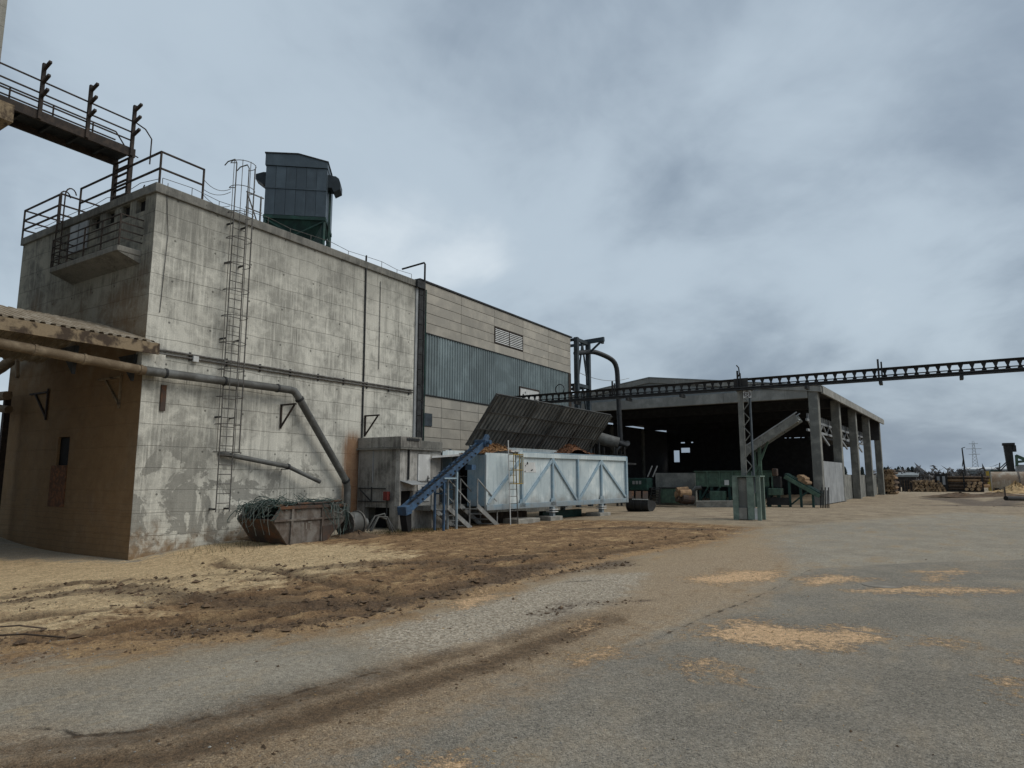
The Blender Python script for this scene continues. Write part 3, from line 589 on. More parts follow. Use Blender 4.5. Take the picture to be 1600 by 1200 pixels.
for z in (.7, 3.3, 5.6, 7.9, 9.1):
    for s in (-1, 1): B_().bar((XF-.02, ly+s*(hw+.02), z), (lx, ly+s*hw, z), .045).build('stand_off', m_steel, lad)
# step-through gate on the roof beside the ladder head
B_().bar((XF-.5, ly+.75, ZR), (XF-.5, ly+.75, 10.6), .04).bar((XF-.5, ly+1.25, ZR), (XF-.5, ly+1.25, 10.65), .04).bar((XF-.5, ly+.7, 10.62), (XF-.5, ly+1.35, 10.62), .035).bar((XF-.5, ly+.78, 10.5), (XF-.5, ly+1.22, 9.6), .03).bar((XF-.5, ly+.7, 10.1), (XF-.5, ly+1.3, 10.1), .03).build('landing_frame', m_galv, lad)

# ---------------------------------------------------------------- dust pipes on the wall
dp = thing('dust_extraction_pipe', 'long grey pipe running along the facade and dropping diagonally behind the skip', 'pipe', (XF+.3, 16.6, -.2))
xp = XF+.32
a0 = PX(-60, 525, xp); a1 = PX(226, 579, xp); a2 = PX(452, 609, xp); a3 = PX(462, 613, xp); a4 = PX(541, 752, xp); a5 = V(xp, a4[1]+.07, a4[2]-.25); a6 = V(xp, a5[1], -.3)
B_().path([a0, a1], .118, 14).build('dusty_pipe_run', m_pipedust, dp, True)
B_().path([a1+unit(a2-a1)*.003, a2], .118, 14).build('pipe_run', m_pipe, dp, True)
B_().path([a2, (a2+a3)/2+V(0, .06, .01), a3+unit(a4-a3)*.15], .12, 14).build('elbow', m_pipe, dp, True)
B_().path([a3+unit(a4-a3)*.15, a4], .118, 14).build('drop_pipe', m_pipe, dp, True)
B_().path([a4, a5, a6], .12, 14).build('foot_pipe', m_pipe, dp, True)
def collar(mb, p, d, r, w_=.05): p = np.array(p); d = unit(d); return mb.tube(p-d*w_/2, p+d*w_/2, r, 14)
for q in (.12, .5, .9): collar(B_(), a1+(a2-a1)*q, a2-a1, .136, .06).build('pipe_collar', m_steel, dp)
for q in (.03, .95): collar(B_(), a3+(a4-a3)*q+unit(a4-a3)*.16, a4-a3, .142, .07).build('pipe_collar', m_steel, dp)
for q in (.35, .62, .97): collar(B_(), a0+(a1-a0)*q, a1-a0, .136, .06).build('pipe_collar', m_pipedust, dp)
p = PX(235, 568, XF+.16); B_().box(p+V(0, 0, .05), (.3, .62, .42)).build('pipe_shield', m_facade, dp)
lp = thing('sloping_waste_pipe', 'thinner grey pipe sloping down across the facade to an open end', 'pipe', (XF+.2, 14, 1.4))
l1, l2, l3 = PX(349, 709, XF+.12), PX(450, 729, XF+.3), PX(500, 753, XF+.45)
B_().path([V(XF, l1[1]-.05, l1[2]), l1, l2], .075, 10).build('upper_pipe', m_pipe, lp, True); B_().path([l2, l3], .065, 10).build('spout', m_pipe, lp, True); collar(B_(), l2, l3-l1, .092, .07).build('pipe_collar', m_steel, lp)
B_().bar((XF, l2[1], l2[2]-.08), (XF+.32, l2[1], l2[2]-.08), .03).build('pipe_hanger', m_steel, lp)

# ---------------------------------------------------------------- panel hall
YE = 33.9; xh = XF-.02
hall = thing('panel_hall', 'long hall of pale concrete panels with a grey corrugated band', 'building', (XF, YJ, -.3))
B_().span(-34, xh-.14, 20.13, YE-.02, -.6, 9.58).build('hall_core', m_backing, hall)
B_().span(-34, xh-.14, YE-.019, YE+.12, -.6, 9.62).build('end_wall', m_panel, hall)
B_().span(-34.1, xh+.05, YJ+.25, YE+.16, 9.66, 9.73).build('roof_edge', m_steel, hall)
ycol = np.linspace(20.62, YE, 6); zr = np.linspace(7.53, 9.65, 6); gp = .007
pi = PX(767, 507, xh)
for i in range(5):
    for j in range(5):
        if i == 2 and j in (1, 2): continue
        B_().span(xh-.12, xh, ycol[i]+gp, ycol[i+1]-gp, zr[j]+gp, zr[j+1]-gp).build('panel', m_panel, hall, bevel=.012)
B_().span(xh-.115, xh-.1, ycol[2]+.02, ycol[3]-.02, zr[1]+.02, zr[3]-.02).build('louvre_shade_sheet', m_black, hall)  # black plate painted as the shade between the slats
vf = MB(); y0, y1, z0, z1 = ycol[2]+.02, ycol[3]-.02, zr[1]+.02, zr[3]-.02
vf.span(xh-.1, xh+.02, y0, y1, z0, z0+.05).span(xh-.1, xh+.02, y0, y1, z1-.05, z1).span(xh-.1, xh+.02, y0, y0+.05, z0+.05, z1-.05).span(xh-.1, xh+.02, y1-.05, y1, z0+.05, z1-.05).span(xh-.1, xh+.015, (y0+y1)/2-.03, (y0+y1)/2+.03, z0+.05, z1-.05)
lou = vf.build('louvre_frame', m_rustrail, hall)
for z in np.arange(z0+.07, z1-.09, .088):
    for ya, yb in ((y0+.055, (y0+y1)/2-.035), ((y0+y1)/2+.035, y1-.055)):
        B_().hexa([(xh-.03, ya, z+.0), (xh+.015, ya, z), (xh+.015, yb, z), (xh-.03, yb, z+.0), (xh-.04, ya, z+.045), (xh+.0, ya, z+.045), (xh+.0, yb, z+.045), (xh-.04, yb, z+.045)]).build('louvre_slat', m_white, lou)
ylow = np.concatenate([[20.62], np.arange(21.95, YE, 1.36)]); ylow[-1] = YE
for i in range(len(ylow)-1):
    for j, z in enumerate(np.arange(4.90, .4, -.425)):
        if ylow[i] > 24.5 and z < 2.6: continue
        B_().span(xh-.12, xh, ylow[i]+gp, ylow[i+1]-gp, z-.425+gp, z-gp).build('panel', m_panel, hall, bevel=.01)
B_().span(xh-.13, xh-.02, 20.62, YE, -.4, .42).build('plinth', m_coping, hall)
yw0, yw1 = PX(812, 610, xh)[1], PX(841, 610, xh)[1]
for i, (ya, yb) in enumerate(zip(np.linspace(20.64, 33.55, 13)[:-1], np.linspace(20.64, 33.55, 13)[1:])):
    B_().corr((xh-.03, ya, 4.955), (0, yb-ya-.004, 0), (0, 0, 2.54), (1, 0, 0), .18, .035).build('corrugated_sheet', m_corr, hall)
B_().span(xh-.05, xh+.04, 20.6, 33.6, 4.905, 4.95).build('band_sill', m_steel, hall); B_().span(xh-.05, xh+.03, 20.6, 33.6, 7.497, 7.528).build('band_head', m_steel, hall)
B_().span(xh-.1, xh+.015, 33.6, YE-.01, 4.95, 7.52).build('band_end_trim', m_rustrail, hall)
win = B_().span(xh+.011, xh+.03, yw0, yw1, 5.2, 6.06).build('window', m_white, hall)
wf = MB(); wf.span(xh-.02, xh+.05, yw0-.06, yw1+.06, 6.061, 6.13).span(xh-.02, xh+.05, yw0-.06, yw0-.001, 5.1, 6.06).span(xh-.02, xh+.05, yw1+.001, yw1+.06, 5.1, 6.06).build('window_frame', m_rustrail, win)
for q in ((.3, 5.72, .13, .09), (.42, 5.62, .2, .07), (.24, 5.5, .1, .05), (.5, 5.86, .05, .1)): B_().box((xh+.033, yw0+q[0], q[1]), (.005, q[2], q[3])).build('torn_spot', m_black, win)
B_().box((xh+.02, PX(662, 655, xh)[1]+.2, 3.92), (.02, .62, .52)).build('patch_plate', m_bluegrey, hall)
# joint between the two buildings: column, box gutter, drain pipes, gooseneck
B_().span(XF-.15, XF+.05, 20.11, 20.24, -.3, 9.3).build('joint_strip', m_sheetgrey, hall)
for z in np.arange(-.3, 9.2, .62): B_().span(XF-.1, XF+.10, 20.25, 20.50, z, z+.6).build('duct_section', m_steel, hall)
B_().path([(XF+.1, 20.56, -.3), (XF+.1, 20.56, 10.38), (XF+.06, 20.56, 10.44), (XF-1.1, 20.5, 10.35)], .04, 8).build('gooseneck_pipe', m_steel, hall)
B_().path([(XF+.09, 20.68, .3), (XF+.09, 20.68, 9.3)], .028, 6).build('thin_drain', m_dgreen, hall)
B_().box((XF+.03, 20.28, 9.42), (.3, .5, .3)).build('rainwater_head', m_steel, hall)

# ---------------------------------------------------------------- filter unit on the roof
fa = R(49.8); e1 = V(math.sin(fa), math.cos(fa), 0); e2 = V(-math.cos(fa), math.sin(fa), 0); P0 = G(412, 335, 11.25)
Wd = (PL(508, 339, P0, fa)-P0)@e1; zt = PL(415, 258, P0, fa)[2]; zt2 = PL(414, 240, P0, fa)[2]; Dp = 1.7
def FL(u_, d_, z_): return V(P0[0], P0[1], 0)+e1*u_+e2*d_+V(0, 0, z_)
ctr = FL(Wd/2, Dp/2, ZR)
fu = thing('roof_filter_unit', 'dark blue-grey filter housing on green legs standing on the concrete roof', 'filter unit', tuple(ctr))
def fbox(mb, u0, u1, d0, d1, z0, z1): return mb.hexa([FL(u0, d0, z0), FL(u1, d0, z0), FL(u1, d1, z0), FL(u0, d1, z0), FL(u0, d0, z1), FL(u1, d0, z1), FL(u1, d1, z1), FL(u0, d1, z1)])
fbox(B_(), .02, Wd-.02, .02, Dp, 11.25, zt).build('housing_core', m_filterdark, fu)
nP = 6
for i in range(nP):
    u0, u1 = Wd*i/nP, Wd*(i+1)/nP
    fbox(B_(), u0+.006, u1-.006, -.012, .019, 11.27, 12.28).build('housing_panel', m_filter, fu); fbox(B_(), u0+.006, u1-.006, -.012, .019, 12.34, zt-.02).build('housing_panel', m_filter, fu)
fbox(B_(), -.01, Wd+.01, -.035, -.001, 12.285, 12.335).build('mid_rail', m_filter, fu)
for i in range(4): fbox(B_(), Wd-.019, Wd+.012, Dp*i/4+.006, Dp*(i+1)/4-.006, 11.27, zt-.02).build('housing_panel', m_filter, fu)
zm = zt2+.03
B_().prism([FL(-.03, -.05, zt), FL(Wd+.03, -.05, zt), FL(Wd+.03, -.05, zt2-.22), FL(Wd*.52, -.05, zm), FL(-.03, -.05, zt2)], e2*(Dp+.1)).build('roof_hood', m_filter, fu)
B_().prism([FL(-.06, -.08, zt2+.002), FL(Wd*.52, -.08, zm+.002), FL(Wd+.06, -.08, zt2-.23), FL(Wd+.06, -.08, zt2-.19), FL(Wd*.52, -.08, zm+.04), FL(-.06, -.08, zt2+.04)], e2*(Dp+.16)).build('roof_cap', m_steel, fu)
def duct(mb, c, d, w0, h0, w1, h1, up=V(0, 0, 1)):
    d = np.array(d, float); s_ = unit(np.cross(d, up)); q = []
    for k, w_, h_ in ((0, w0, h0), (1, w1, h1)):
        for a, b2 in ((-1, -1), (1, -1), (1, 1), (-1, 1)): q.append(np.array(c)+d*k+s_*a*w_/2+up*b2*h_/2)
    return mb.hexa(q)
duct(B_(), FL(0, .6, zt-.35), -e1*.18, .5, .48, .5, .48).build('inlet_collar', m_filterdark, fu); duct(B_(), FL(-.18, .6, zt-.35), -e1*.28+V(0, 0, .06), .5, .48, .42, .2).build('inlet_hood', m_filterdark, fu)
duct(B_(), FL(Wd, .55, zt-.38), e1*.16, .6, .5, .6, .5).build('outlet_collar', m_filterdark, fu)
B_().prism([FL(Wd+.16, .25, zt-.15), FL(Wd+.30, .25, zt-.16), FL(Wd+.42, .25, zt-.25), FL(Wd+.48, .25, zt-.42), FL(Wd+.48, .25, zt-.66), FL(Wd+.24, .25, zt-.8), FL(Wd+.16, .25, zt-.62)], e2*.62).build('outlet_elbow', m_filterdark, fu)
fbox(B_(), -.02, Wd+.03, -.03, Dp+.03, 11.12, 11.25).build('base_frame', m_dgreen, fu)
B_().add([FL(.05, .05, 11.12), FL(Wd-.05, .05, 11.12), FL(Wd-.05, Dp-.05, 11.12), FL(.05, Dp-.05, 11.12), FL(Wd*.4, .6, 9.75), FL(Wd*.6, .6, 9.75), FL(Wd*.6, 1.1, 9.75), FL(Wd*.4, 1.1, 9.75)], [(0, 1, 5, 4), (1, 2, 6, 5), (2, 3, 7, 6), (3, 0, 4, 7), (4, 5, 6, 7)]).build('hopper_cone', m_dgreen, fu)
for u_ in (.05, Wd-.05):
    for d_ in (.05, Dp-.05): B_().bar(FL(u_, d_, ZR), FL(u_, d_, 11.12), .1).build('leg', m_dgreen, fu)
for a, c in ((FL(.05, .02, 9.9), FL(Wd-.05, .02, 11.1)), (FL(Wd-.05, .02, 9.9), FL(.05, .02, 11.1)), (FL(Wd-.02, .05, 9.9), FL(Wd-.02, Dp-.05, 11.1)), (FL(Wd-.02, Dp-.05, 9.9), FL(Wd-.02, .05, 11.1)), (FL(0, 0, 9.9), FL(Wd, 0, 9.9))): B_().bar(a, c, .05).build('brace', m_dgreen, fu)
B_().bar(FL(Wd+.06, .5, 9.3), FL(Wd+.06, .5, zt-.6), .03).bar(FL(Wd+.06, .8, 9.3), FL(Wd+.06, .8, zt-.6), .03).build('access_ladder', m_dgreen, fu)

# ---------------------------------------------------------------- catwalk to the tower on the left
xn, xfar = -19.3, -20.25; yE = 9.60; z0, z1 = 10.98, 11.14; y_s = 3.0
cw = thing('catwalk_bridge', 'rusty steel catwalk with cable arms bridging from tower to silo roof', 'catwalk', (xn, yE, ZR))
B_().span(xfar, xn, y_s, yE, z1-.05, z1).build('deck_plate', m_steel, cw)
for x in (xn, xfar): B_().span(x-.04, x+.04, y_s, yE+.02, z0-.06, z1+.04).build('side_beam', m_rustrail, cw)
for y in np.arange(y_s+.3, yE, .7): B_().span(xfar+.05, xn-.05, y-.03, y+.03, z0, z1-.055).build('cross_bar', m_steel, cw)
for x, zs in ((xn, (11.42, 11.68, 12.02)), (xfar, (11.42, 11.72, 11.98))):
    for z in zs: B_().bar((x, y_s, z), (x, yE-(.0 if z > 12 else .1), z), .035).build('handrail', m_rustrail, cw)
for y in np.arange(y_s+.6, yE, 1.05): B_().bar((xfar, y, z1), (xfar, y, 11.98), .035).build('railing_post', m_rustrail, cw)
B_().path([(xn, yE, 12.02), (xn+.05, yE+.25, 11.92), (xn+.05, yE+.45, 11.7), (xn+.05, yE+.45, 10.9)], .02, 6).path([(xfar, yE-.1, 11.98), (xfar, yE+.3, 11.5), (xfar+.3, yE+.45, 11.3)], .02, 6).build('end_handrail', m_rustrail, cw)
for px in (63, 140, 211):
    y = PX(px, 150, xn)[1]; q = B_().bar((xn+.06, y, z0-.05), (xn+.06, y, 12.5), .085).build('cable_arm_post', m_rustrail, cw)
    for z in (11.55, 11.95, 12.33): B_().bar((xn+.06, y, z), (xn+.42, y, z+.1), .07).build('cable_arm', m_rustrail, q)
for x in (xfar+.1, xn-.02): B_().bar((x, yE-.07, ZT-.02), (x, yE-.07, z0-.07), .11).build('support_leg', m_rustrail, cw)
for z in np.arange(9.6, 10.95, .22): B_().bar((xfar+.1, yE-.07, z), (xn, yE-.07, z), .03, .06).build('rung', m_rustrail, cw)
B_().path([(xn-.5, yE+.3, ZT), (xn-.3, yE+.35, ZT+.3), (xn-.1, yE+.3, ZT+.1), (xn+.2, yE+.2, ZT+.35), (xn+.35, yE+.2, ZT+.5)], .018, 6).build('loose_cable', m_steel, cw)
tw = thing('concrete_tower', 'narrow concrete tower edge carrying the rusty catwalk', 'tower', (-22.1, 4.5, -.5))
B_().span(-24.2, -20.05, 3.4, PX(6, 50, -20.05)[1], -.9, 17.5).build('tower_shaft', m_facade, tw)
B_().span(-20.04, -19.0, 5.2, PX(17, 175, -19.2)[1], 10.45, 10.91).build('corbel', m_dustbeam, tw)

# ---------------------------------------------------------------- dusty canopy on the left
cn = thing('dusty_canopy', 'dust-covered corrugated lean-to canopy beside the silo corner', 'canopy', (-17, 3.2, -.3))
xe = -16.9; ye = 9.42; ys = 2.6; ze = 5.06; xr = -19.9; zrg = ze+.86
B_().corr((xe, ys, ze), (0, ye-ys, 0), (xr-xe, 0, zrg-ze), (.27, 0, .96), .21, .04).build('roof_sheet', m_dustroof, cn)
B_().corr((xr-3.2, ys, ze), (0, ye-.12-ys, 0), (3.2, 0, zrg-ze), (-.27, 0, .96), .21, .04).build('roof_sheet', m_dustroof, cn)
B_().span(xe-.03, xe+.03, ys, ye+.02, ze-.30, ze-.012).build('fascia_beam', m_dustbeam, cn)
for y in np.arange(ys+.3, ye-.1, 1.5): B_().hexa([(xr, y-.05, zrg-.22), (xe-.04, y-.05, ze-.2), (xe-.04, y+.05, ze-.2), (xr, y+.05, zrg-.22), (xr, y-.05, zrg-.03), (xe-.04, y-.05, ze-.03), (xe-.04, y+.05, ze-.03), (xr, y+.05, zrg-.03)]).build('rafter', m_steel, cn)
for xx, zz_ in ((-18.2, ze+.16), (-19.6, ze+.56)): B_().span(xx-.05, xx+.05, ys, YC-.03, zz_-.02, zz_+.1).build('purlin', m_steel, cn)
B_().span(xr-.08, xr+.08, ys, YC-.02, zrg-.32, zrg-.02).build('ridge_beam', m_steel, cn)
for y in (YC-.3, YC-1.7): B_().prism([(-17.3, y, ze-.31), (-18.1, y, ze-.31), (-17.4, y, ze-1.0)], (0, .08, 0)).build('gusset', m_steel, cn)
for x in (-17.0, -20, -23): B_().bar((x, 3.0, -.4), (x, 3.0, ze+(.0 if x > -18 else .3)), .2).build('post', m_rustrail, cn)
B_().span(-23.1, -16.95, 2.95, 3.1, ze-.5, ze-.31).build('tie_beam', m_rustrail, cn)
pc = thing('bent_chute_pipes', 'pale dust-caked pipes bending down beside the canopy edge of frame', 'pipe', (-25.6, 8.9, 0))
q = [PY(-40, 600, 8.9), PY(2, 575, 8.9), PY(26, 556, 8.9), PY(50, 551, 9.0)]
B_().path(q, .16, 10).build('chute_pipe', m_pipedust, pc, True); B_().path([PY(-30, 622, 8.8), PY(12, 618, 8.8)], .14, 10).path([PY(-30, 634, 8.8), PY(14, 640, 8.8)], .12, 10).build('stub_pipe', m_pipedust, pc, True); B_().bar(PY(27, 560, 8.85), PY(27, 590, 8.85), .09).build('pipe_strap', m_pipedust, pc)
B_().bar(PY(13, 612, 8.95), V(*PY(13, 612, 8.95)[:2], -.3), .16).build('support_post', m_rustrail, pc)
# ================================================================ SKIP WITH STRAPS
ks = 15.0/13.07
sx = -15.05; s_p = PX(449, 853, sx); sy, sz = s_p[1], min(float(gz(sx-.3, s_p[1]+.3)), s_p[2]+.03)-.02
skp = thing('rusty_skip', 'rusty steel skip heaped with green plastic straps by the wall', 'skip', (sx-.7, sy+.7, sz))
def SK(u_, d_, h_): return V(sx-d_, sy+u_, sz+h_*.92)       # along wall, towards wall, up
prof = [(0, 0), (1.32, 0), (2.05, .62), (2.05, 1.08), (-.30, 1.08), (-.55, .76)]
th = .05; Wk = 1.5
B_().prism([SK(u_, 0, h) for u_, h in prof], (-th, 0, 0)).build('side_plate', m_rustgrey, skp); B_().prism([SK(u_, Wk-th, h) for u_, h in prof], (-th, 0, 0)).build('side_plate', m_rustgrey, skp)
B_().hexa([SK(0, th, 0), SK(0, Wk-th, 0), SK(-.55, Wk-th, .76), SK(-.55, th, .76), SK(.05, th, .03), SK(.05, Wk-th, .03), SK(-.5, Wk-th, .78), SK(-.5, th, .78)]).build('end_plate', m_rust, skp)
B_().hexa([SK(1.32, th, 0), SK(1.32, Wk-th, 0), SK(2.05, Wk-th, .62), SK(2.05, th, .62), SK(1.27, th, .03), SK(1.27, Wk-th, .03), SK(2.0, Wk-th, .64), SK(2.0, th, .64)]).build('end_plate', m_rust, skp)
B_().span(sx-Wk+th, sx-th, sy, sy+1.32, sz, sz+.04).build('floor_plate', m_rust, skp)
for d_ in (-.035, Wk-.03): B_().bar(SK(-.34, d_+.02, 1.11), SK(2.1, d_+.02, 1.11), .09, .08).build('rim', m_rust, skp)
B_().bar(SK(-.5, -.03, .74), SK(1.98, -.03, .74), .06, .05).build('side_rib', m_rustgrey, skp)
for u_ in (.08, 1.16): B_().bar(SK(u_, -.03, .03), SK(u_+.02, -.03, 1.08), .07, .05, (1, 0, 0)).build('side_stiffener', m_rustgrey, skp)
B_().prism([SK(1.16, -.045, .0), SK(1.32, -.045, .0), SK(1.75, -.045, .5), SK(1.16, -.045, .5)], (.03, 0, 0)).build('lifting_lug', m_rust, skp)
for i, u_ in enumerate((.5, .62, .78)): B_().box(SK(u_, -.004, .55-.02*i), (.006, .022, .17)).build('painted_mark', m_block, skp)
B_().box(SK(.74, -.004, .64), (.006, .12, .03)).build('painted_mark', m_block, skp)
rs = np.random.RandomState(11); mbs = [MB(), MB()]
hp = []
for i in range(420):
    edge = rs.rand()
    if edge < .42: u_, d_, h0 = rs.uniform(-.6, .3), rs.uniform(.1, 1.4), 1.0
    elif edge < .78: u_, d_, h0 = rs.uniform(1.2, 2.25), rs.uniform(0, 1.2), 1.05
    else: u_, d_, h0 = rs.uniform(-.3, 2.), rs.uniform(.2, 1.4), 1.03
    a = rs.rand()*6.28; r_ = rs.uniform(.08, .34); n = 9; pts = []; ph = rs.uniform(1.5, 4.5); tx, ty = rs.uniform(-.7, .7, 2)
    for k_ in range(n):
        q = a+ph*k_/(n-1); uu, dd = u_+r_*math.cos(q), d_+r_*math.sin(q)
        hh_ = h0+.12+tx*r_*math.cos(q)+ty*r_*math.sin(q)+rs.uniform(-.02, .02)+.10*math.exp(-((uu+.2)/.5)**2)-.05
        over = max(0, -.55-uu, uu-2.05, -dd)
        hh_ -= over*1.7
        if -.02 < dd < 1.45 and -.35 < uu < 2.05: hh_ = max(hh_, 1.0)
        if dd < .02: dd = min(dd, -.07)
        pts.append(SK(uu, dd, max(hh_, .2)))
    mbs[0 if rs.rand() < .78 else 1].path(pts, rs.uniform(.006, .011), 4, False)
for i in range(26):    # strands hanging over the rim and the ends
    left = rs.rand() < .5; u_ = rs.uniform(-.9, -.45) if left else rs.uniform(1.35, 2.15); d_ = -.1-.05*rs.rand() if not left else rs.uniform(-.1, .9)
    L_ = rs.uniform(.35, .95); mbs[rs.randint(2)].path([SK(u_+rs.uniform(-.1, .1), d_+.25, 1.18), SK(u_, d_, 1.12), SK(u_+rs.uniform(-.08, .08), d_-.06, 1.05-L_*.5), SK(u_+rs.uniform(-.15, .15), d_-.1, 1.1-L_)], .008, 4, False)
for i in range(20):
    u_, d_ = rs.uniform(-.5, 2.), rs.uniform(.1, 1.3); mbs[0].path([SK(u_, d_, 1.1), SK(u_+rs.uniform(-.15, .15), d_, 1.3), SK(u_+rs.uniform(-.4, .4), d_+.1, 1.3+rs.rand()*.22)], .007, 4, False)
fillm = MB(); nu, ndp = 12, 7; vv = [SK(-.3+2.3*i/(nu-1), .06+1.38*j/(ndp-1), 1.0+.16*math.exp(-((i-1)/2.2)**2)+.1*math.exp(-((i-10)/2.)**2)+.05*rs.rand()) for i in range(nu) for j in range(ndp)]
fillm.add(vv, [(i*ndp+j, (i+1)*ndp+j, (i+1)*ndp+j+1, i*ndp+j+1) for i in range(nu-1) for j in range(ndp-1)])
st = tag(mbs[0].build('tangled_straps', m_strap), 'tangle of dark green plastic strapping spilling over the skip', None, None, 'stuff')
st2 = tag(mbs[1].build('pale_straps', m_strap2), 'pale grey plastic strapping mixed into the green tangle', None, None, 'stuff')
tag(fillm.build('skip_rubbish', m_dirt), 'dark rubbish filling the rusty skip under the straps', None, None, 'stuff')
B_().path([SK(.4, .15, 1.2), SK(1.2, .1, 1.2), SK(1.95, .05, 1.26)], .035, 8).build('bent_rim_bar', m_rust, skp)
# fan housing beside the skip
fp = V(-15.35, PX(548, 822, -15.35)[1], 0); fp[2] = float(gz(fp[0], fp[1]))
fan = thing('fan_drum', 'grey drum-shaped fan lying between the skip and the annex', 'fan', tuple(fp))
B_().tube(fp+V(0, -.22, .36), fp+V(0, .25, .36), .36, 20).build('drum', m_pipe, fan, True)
for y in (-.22, .25): B_().tube(fp+V(0, y-.03, .36), fp+V(0, y+.03, .36), .40, 20).build('flange', m_galv, fan, True)
B_().tube(fp+V(0, .25, .36), fp+V(0, .62, .36), .16, 14).build('outlet_stub', m_pipe, fan, True); B_().span(fp[0]-.3, fp[0]+.3, fp[1]-.25, fp[1]+.3, fp[2]-.05, fp[2]+.06).build('base', m_steel, fan)
for i, (dx, L_) in enumerate(((0., .8), (.2, .7), (.12, .9))):
    solo(B_().path([fp+V(dx, .7, .1), fp+V(dx+.1, .7+L_*.3, .55), fp+V(dx+.2, .7+L_*.7, .62-.1*i), fp+V(dx+.25, .7+L_, .05)], .03, 7), 'loose_hose', m_pipe, ('bent grey hose arching out beside the fan drum', 'short grey hose drooping between fan drum and annex', 'long grey hose looping to the annex foot')[i], 'hose', tuple(fp+V(dx, .7, 0)), smooth=True)

# ================================================================ ANNEX
ay, axc = 17.2, -15.42
an = thing('concrete_annex', 'low grey concrete annex with a flat roof and white door', 'annex', (axc, ay, -.2))
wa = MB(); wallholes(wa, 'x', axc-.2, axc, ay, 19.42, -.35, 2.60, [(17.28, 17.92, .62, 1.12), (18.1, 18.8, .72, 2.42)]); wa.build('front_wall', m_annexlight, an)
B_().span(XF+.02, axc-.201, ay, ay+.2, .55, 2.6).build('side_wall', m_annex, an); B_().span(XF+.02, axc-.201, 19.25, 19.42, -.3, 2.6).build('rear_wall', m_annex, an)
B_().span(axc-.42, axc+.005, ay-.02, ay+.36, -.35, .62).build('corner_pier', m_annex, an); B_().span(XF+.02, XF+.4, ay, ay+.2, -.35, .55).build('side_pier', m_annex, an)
B_().span(XF+.45, axc-.43, ay+.5, ay+.55, -.3, .56).build('recess_shade_sheet', m_black, an)  # black sheet stands in for the shade of the recess
B_().span(XF+.01, axc+.06, ay-.05, 18.25, 2.602, 2.98).build('roof_parapet', m_annex, an, bevel=.02); B_().span(XF+.01, axc+.02, 18.252, 19.5, 2.602, 2.88).build('roof_parapet', m_coping, an, bevel=.02)
B_().span(XF, axc+.12, ay-.10, 19.55, 2.54, 2.60).build('roof_ledge', m_coping, an); B_().span(axc-.04, axc+.09, 17.45, 18.1, 2.85, 2.93).build('roof_channel', m_steel, an)
B_().span(axc-.19, axc-.15, 17.29, 17.91, .63, 1.11).build('hatch_shade_sheet', m_black, an)  # black plate in the hatch hole, painted shade
dr = B_().span(axc-.08, axc+.03, 18.12, 18.78, .74, 2.40).build('door', m_white, an); B_().bar((axc+.03, 18.66, 1.55), (axc+.09, 18.66, 1.55), .04).bar((axc+.08, 18.68, 1.55), (axc+.08, 18.55, 1.55), .025).box((axc+.033, 18.66, 1.54), (.008, .05, .2)).build('handle', m_steel, dr)
for z in (1.45, 1.12): B_().bar((axc+.06, 18.05, z), (axc+.06, 18.8, z), .02).build('door_bar', m_steel, an)
B_().hexa([(axc+.0, 17.22, 1.46), (axc+.45, 17.3, 1.33), (axc+.45, 18.05, 1.33), (axc, 18.0, 1.46), (axc, 17.22, 1.475), (axc+.45, 17.3, 1.345), (axc+.45, 18.05, 1.345), (axc, 18.0, 1.475)]).build('sheet_flap', m_sheetgrey, an)
B_().bar((axc+.04, 17.6, 1.5), (axc+.04, 17.6, 2.55), .05).build('wall_conduit', m_steel, an); B_().bar((XF+.75, ay-.02, 1.4), (XF+.75, ay-.02, 2.5), .03).build('wall_conduit', m_sheetgrey, an)
rb = B_().box((axc-.5, ay-.09, .95), (.2, .14, .3)).build('red_switch_box', m_red, an, bevel=.01); B_().bar((axc-.5, ay-.06, .8), (axc-.5, ay-.06, .3), .03).build('cable', m_steel, rb)
for z in (.75, 1.2): B_().bar((XF+.1, ay-.04, z), (axc-.6, ay-.04, z), .03).build('wall_bar', m_steel, an)
B_().bar((XF+.2, ay-.06, 1.15), (XF+.75, ay-.06, .75), .03).bar((XF+.75, ay-.06, 1.25), (XF+.75, ay-.06, .72), .03).build('bent_bracket', m_steel, an)
# platform with steps beside the annex
plf = thing('loading_platform', 'dark concrete platform with steel steps between annex and container', 'platform', (-15.0, 19.2, -.2))
B_().span(XF+.1, axc+.0, 19.43, 22.0, .42, .62).build('platform_slab', m_annex, plf); B_().span(axc+.002, -14.75, 18.0, 20.2, .44, .60).build('platform_edge', m_coping, plf); B_().span(axc-.1, axc-.001, 19.45, 21.9, -.3, .418).build('platform_wall', m_annex, plf); B_().span(axc-.1, -14.9, 18.3, 19.2, -.35, .438).build('platform_wall', m_annex, plf)
def stair(y0, x0, w_, n, par):
    """runs down towards +y along the platform edge"""
    top = V(x0, y0, .58); bot = V(x0, y0+1.35, float(gz(x0, y0+1.35))-.03)
    for dx in (0, w_): B_().bar(top+V(dx, 0, 0), bot+V(dx, 0, 0), .04, .16).build('stringer', m_stair, par)
    for k_ in range(n):
        q = top+(bot-top)*(k_+.6)/n; B_().box(q+V(w_/2, 0, 0), (w_-.05, .2, .03)).build('tread', m_stair, par)
    for dx in (0, w_):
        B_().bar(top+V(dx, 0, .95), bot+V(dx, -.05, .85), .035).build('handrail', m_stair, par)
        for q in (0, .93): p_ = top+(bot-top)*q+V(dx, 0, 0); B_().bar(p_, p_+V(0, 0, .93), .035).build('rail_post', m_stair, par)
s1 = thing('steel_steps', 'open steel steps with handrails behind the blue conveyor legs', 'steps', (-14.5, 18.2, -.15)); stair(18.05, -14.72, .72, 4, s1)
